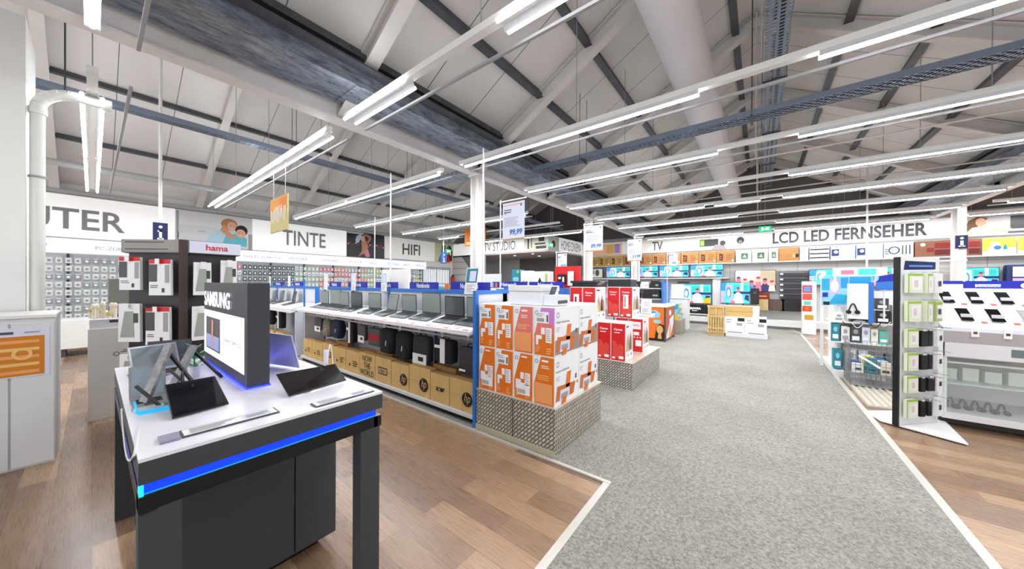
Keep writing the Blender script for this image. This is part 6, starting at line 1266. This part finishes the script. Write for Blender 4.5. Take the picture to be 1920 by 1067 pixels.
F = FACE_Y(.87, IY+.28, 1.2)
mb = MB().box((.87, IY+.28, 1.2), (1.20, IY+.30, 1.68), SKY); mb.rect(F, .0, .26, .10, .46, M('cyan_print', None)).rect(F, .10, .2, .22, .46, SLI).disc(F, .16, .33, .05, PAPER, .1, .004).rect(F, .01, .14, .08, .22, NAVY, .004).poly(F, [(.08, .02), (.3, .03), (.32, .18), (.18, .2)], M('cyan_print', None), .005).rect(F, .24, .3, .33, .48, SBL, .003).rect(F, .02, .0, .1, .06, BLACK, .005)
mb.build('poster', label='cyan and lilac poster panel at the left front of the accessory island', category='poster')
MB().box((.98, IY+.06, 1.70), (1.6, IY+.08, 1.84), PAPER2).rect(FACE_Y(.98, IY+.06, 1.7), .1, .03, .25, .1, SPK).rect(FACE_Y(.98, IY+.06, 1.7), .3, .02, .5, .12, SCY).box((1.0, IY+.06, 1.45), (1.02, IY+.08, 1.7), WHITE).box((1.56, IY+.06, 1.0), (1.58, IY+.08, 1.7), WHITE).build('head_board', label='pink and cyan head board across the top of the island', category='sign')
MB().path(arc((1.16, IY-.02, 1.12), (1.26, IY-.02, 1.12), .13, 10), .010, BLACK, 6).cyl((1.16, IY-.04, 1.11), (1.16, IY+.0, 1.11), .032, BLACK, 10).cyl((1.26, IY-.04, 1.11), (1.26, IY+.0, 1.11), .032, BLACK, 10).build('headphones', label='black headphones hanging on the white board of the island', category='headphones')
MB().poly(Fr((1.47, IY+.0, 1.5), (1, 0, 0)), [(0, .1), (.2, .12), (.2, .24), (.05, .2)], NAVY, 0).box((1.47, IY+.001, 1.48), (1.66, IY+.03, 1.62), BLUE).build('cap_sign', label='blue wavy sign above the black goods at the island right', category='sign')
goods = [(.97, .60, .10, .30, TEAL, 'teal upright box at the left of the middle island shelf'), (1.09, .60, .10, .26, WHITE, 'white box on the middle island shelf'), (1.20, .60, .12, .27, DGREY, 'dark grey box on the middle island shelf'), (1.33, .60, .09, .26, PAPER2, 'lilac white box on the middle island shelf'), (1.43, .60, .08, .24, CREAM, 'cream box on the middle island shelf'), (1.52, .60, .10, .22, M('mint', (.35, .74, .65), .5), 'mint round pack on the middle island shelf'), (1.0, .14, .10, .32, TEAL, 'tall teal box low at the island left corner'), (1.14, .14, .13, .36, WHITE, 'white tall box low on the island base'), (1.3, .14, .1, .34, PAPER2, 'lilac tall box low on the island base'), (1.42, .14, .16, .24, BLUE, 'blue box low on the island base'), (1.6, .14, .2, .3, DGREY, 'grey machine box low on the island base'), (1.48, .94, .16, .2, BLACK, 'black headset box on the upper island shelf'), (1.48, 1.16, .14, .18, DGREY, 'dark round speaker on the upper island shelf'), (1.66, .94, .14, .3, WHITE, 'white box at the right of the upper island shelf'), (1.0, .94, .12, .14, WHITE, 'white gadget on the upper island shelf, left'), (1.2, .94, .2, .05, BLACK, 'black cable bundle on the upper island shelf')]
for x, z, w, h, c, lab in goods:
    mb = MB().box((x, IY+.07, z), (x+w, IY+.25, z+h), c)
    F = FACE_Y(x, IY+.07, z); mb.rect(F, w*.15, h*.15, w*.85, h*.4, PAPER if c not in (PAPER, WHITE) else GREY).disc(F, w*.5, h*.68, w*.25, SKY if c is TEAL else GREY, h*.15, .003, 10)
    mb.build('product_box', label=lab, category='product box')
for k in range(5): MB().path(arc((1.1+.1*k, IY+.02, .95), (1.22+.1*k, IY-.03, .90+.02*k), -.06-.02*(k % 2), 8), .006, (BLACK, WHITE, DGREY)[k % 3], 5).build('cable', label='loose cable hanging over the upper shelf edge of the island', category='cable', group='loose cables on the island')
for k in range(2): MB().box((.9+.34*k, 8.0+.2*k, 1.46), (1.2+.34*k, 8.05+.2*k, 1.72), SKY).rect(FACE_Y(.9+.34*k, 8.0+.2*k, 1.46), .02, .02, .28, .24, (SCY, SBL)[k]).box((1.04+.34*k, 8.01+.2*k, .9), (1.06+.34*k, 8.04+.2*k, 1.46), WHITE).build('small_screen', label='small cyan screen on a stem in the island, %s one' % ('left', 'right')[k], category='screen')
t = thing('picture_column', 'white column with red and orange pictures on the carpet edge', 'display column', (1.2, 13.6, 0))
MB().box((1.06, 13.6, .012), (1.38, 13.9, 1.66), PAPER).build('body', t, world=True)
F = FACE_Y(1.06, 13.6, 0); MB().rect(F, 0, 1.3, .22, 1.54, RED).rect(F, .03, 1.34, .19, 1.5, M('blue_mid', None), .003).rect(F, 0, 1.08, .22, 1.28, RED2).rect(F, .03, .92, .2, 1.05, M('mint', None)).rect(F, 0, .72, .22, .90, M('deep_orange', (.78, .24, .08), .5)).disc(F, .11, .81, .05, ORANGE, d=.004).rect(F, .05, .46, .26, .62, M('ochre', (.75, .58, .15), .5)).build('print', t, world=True)
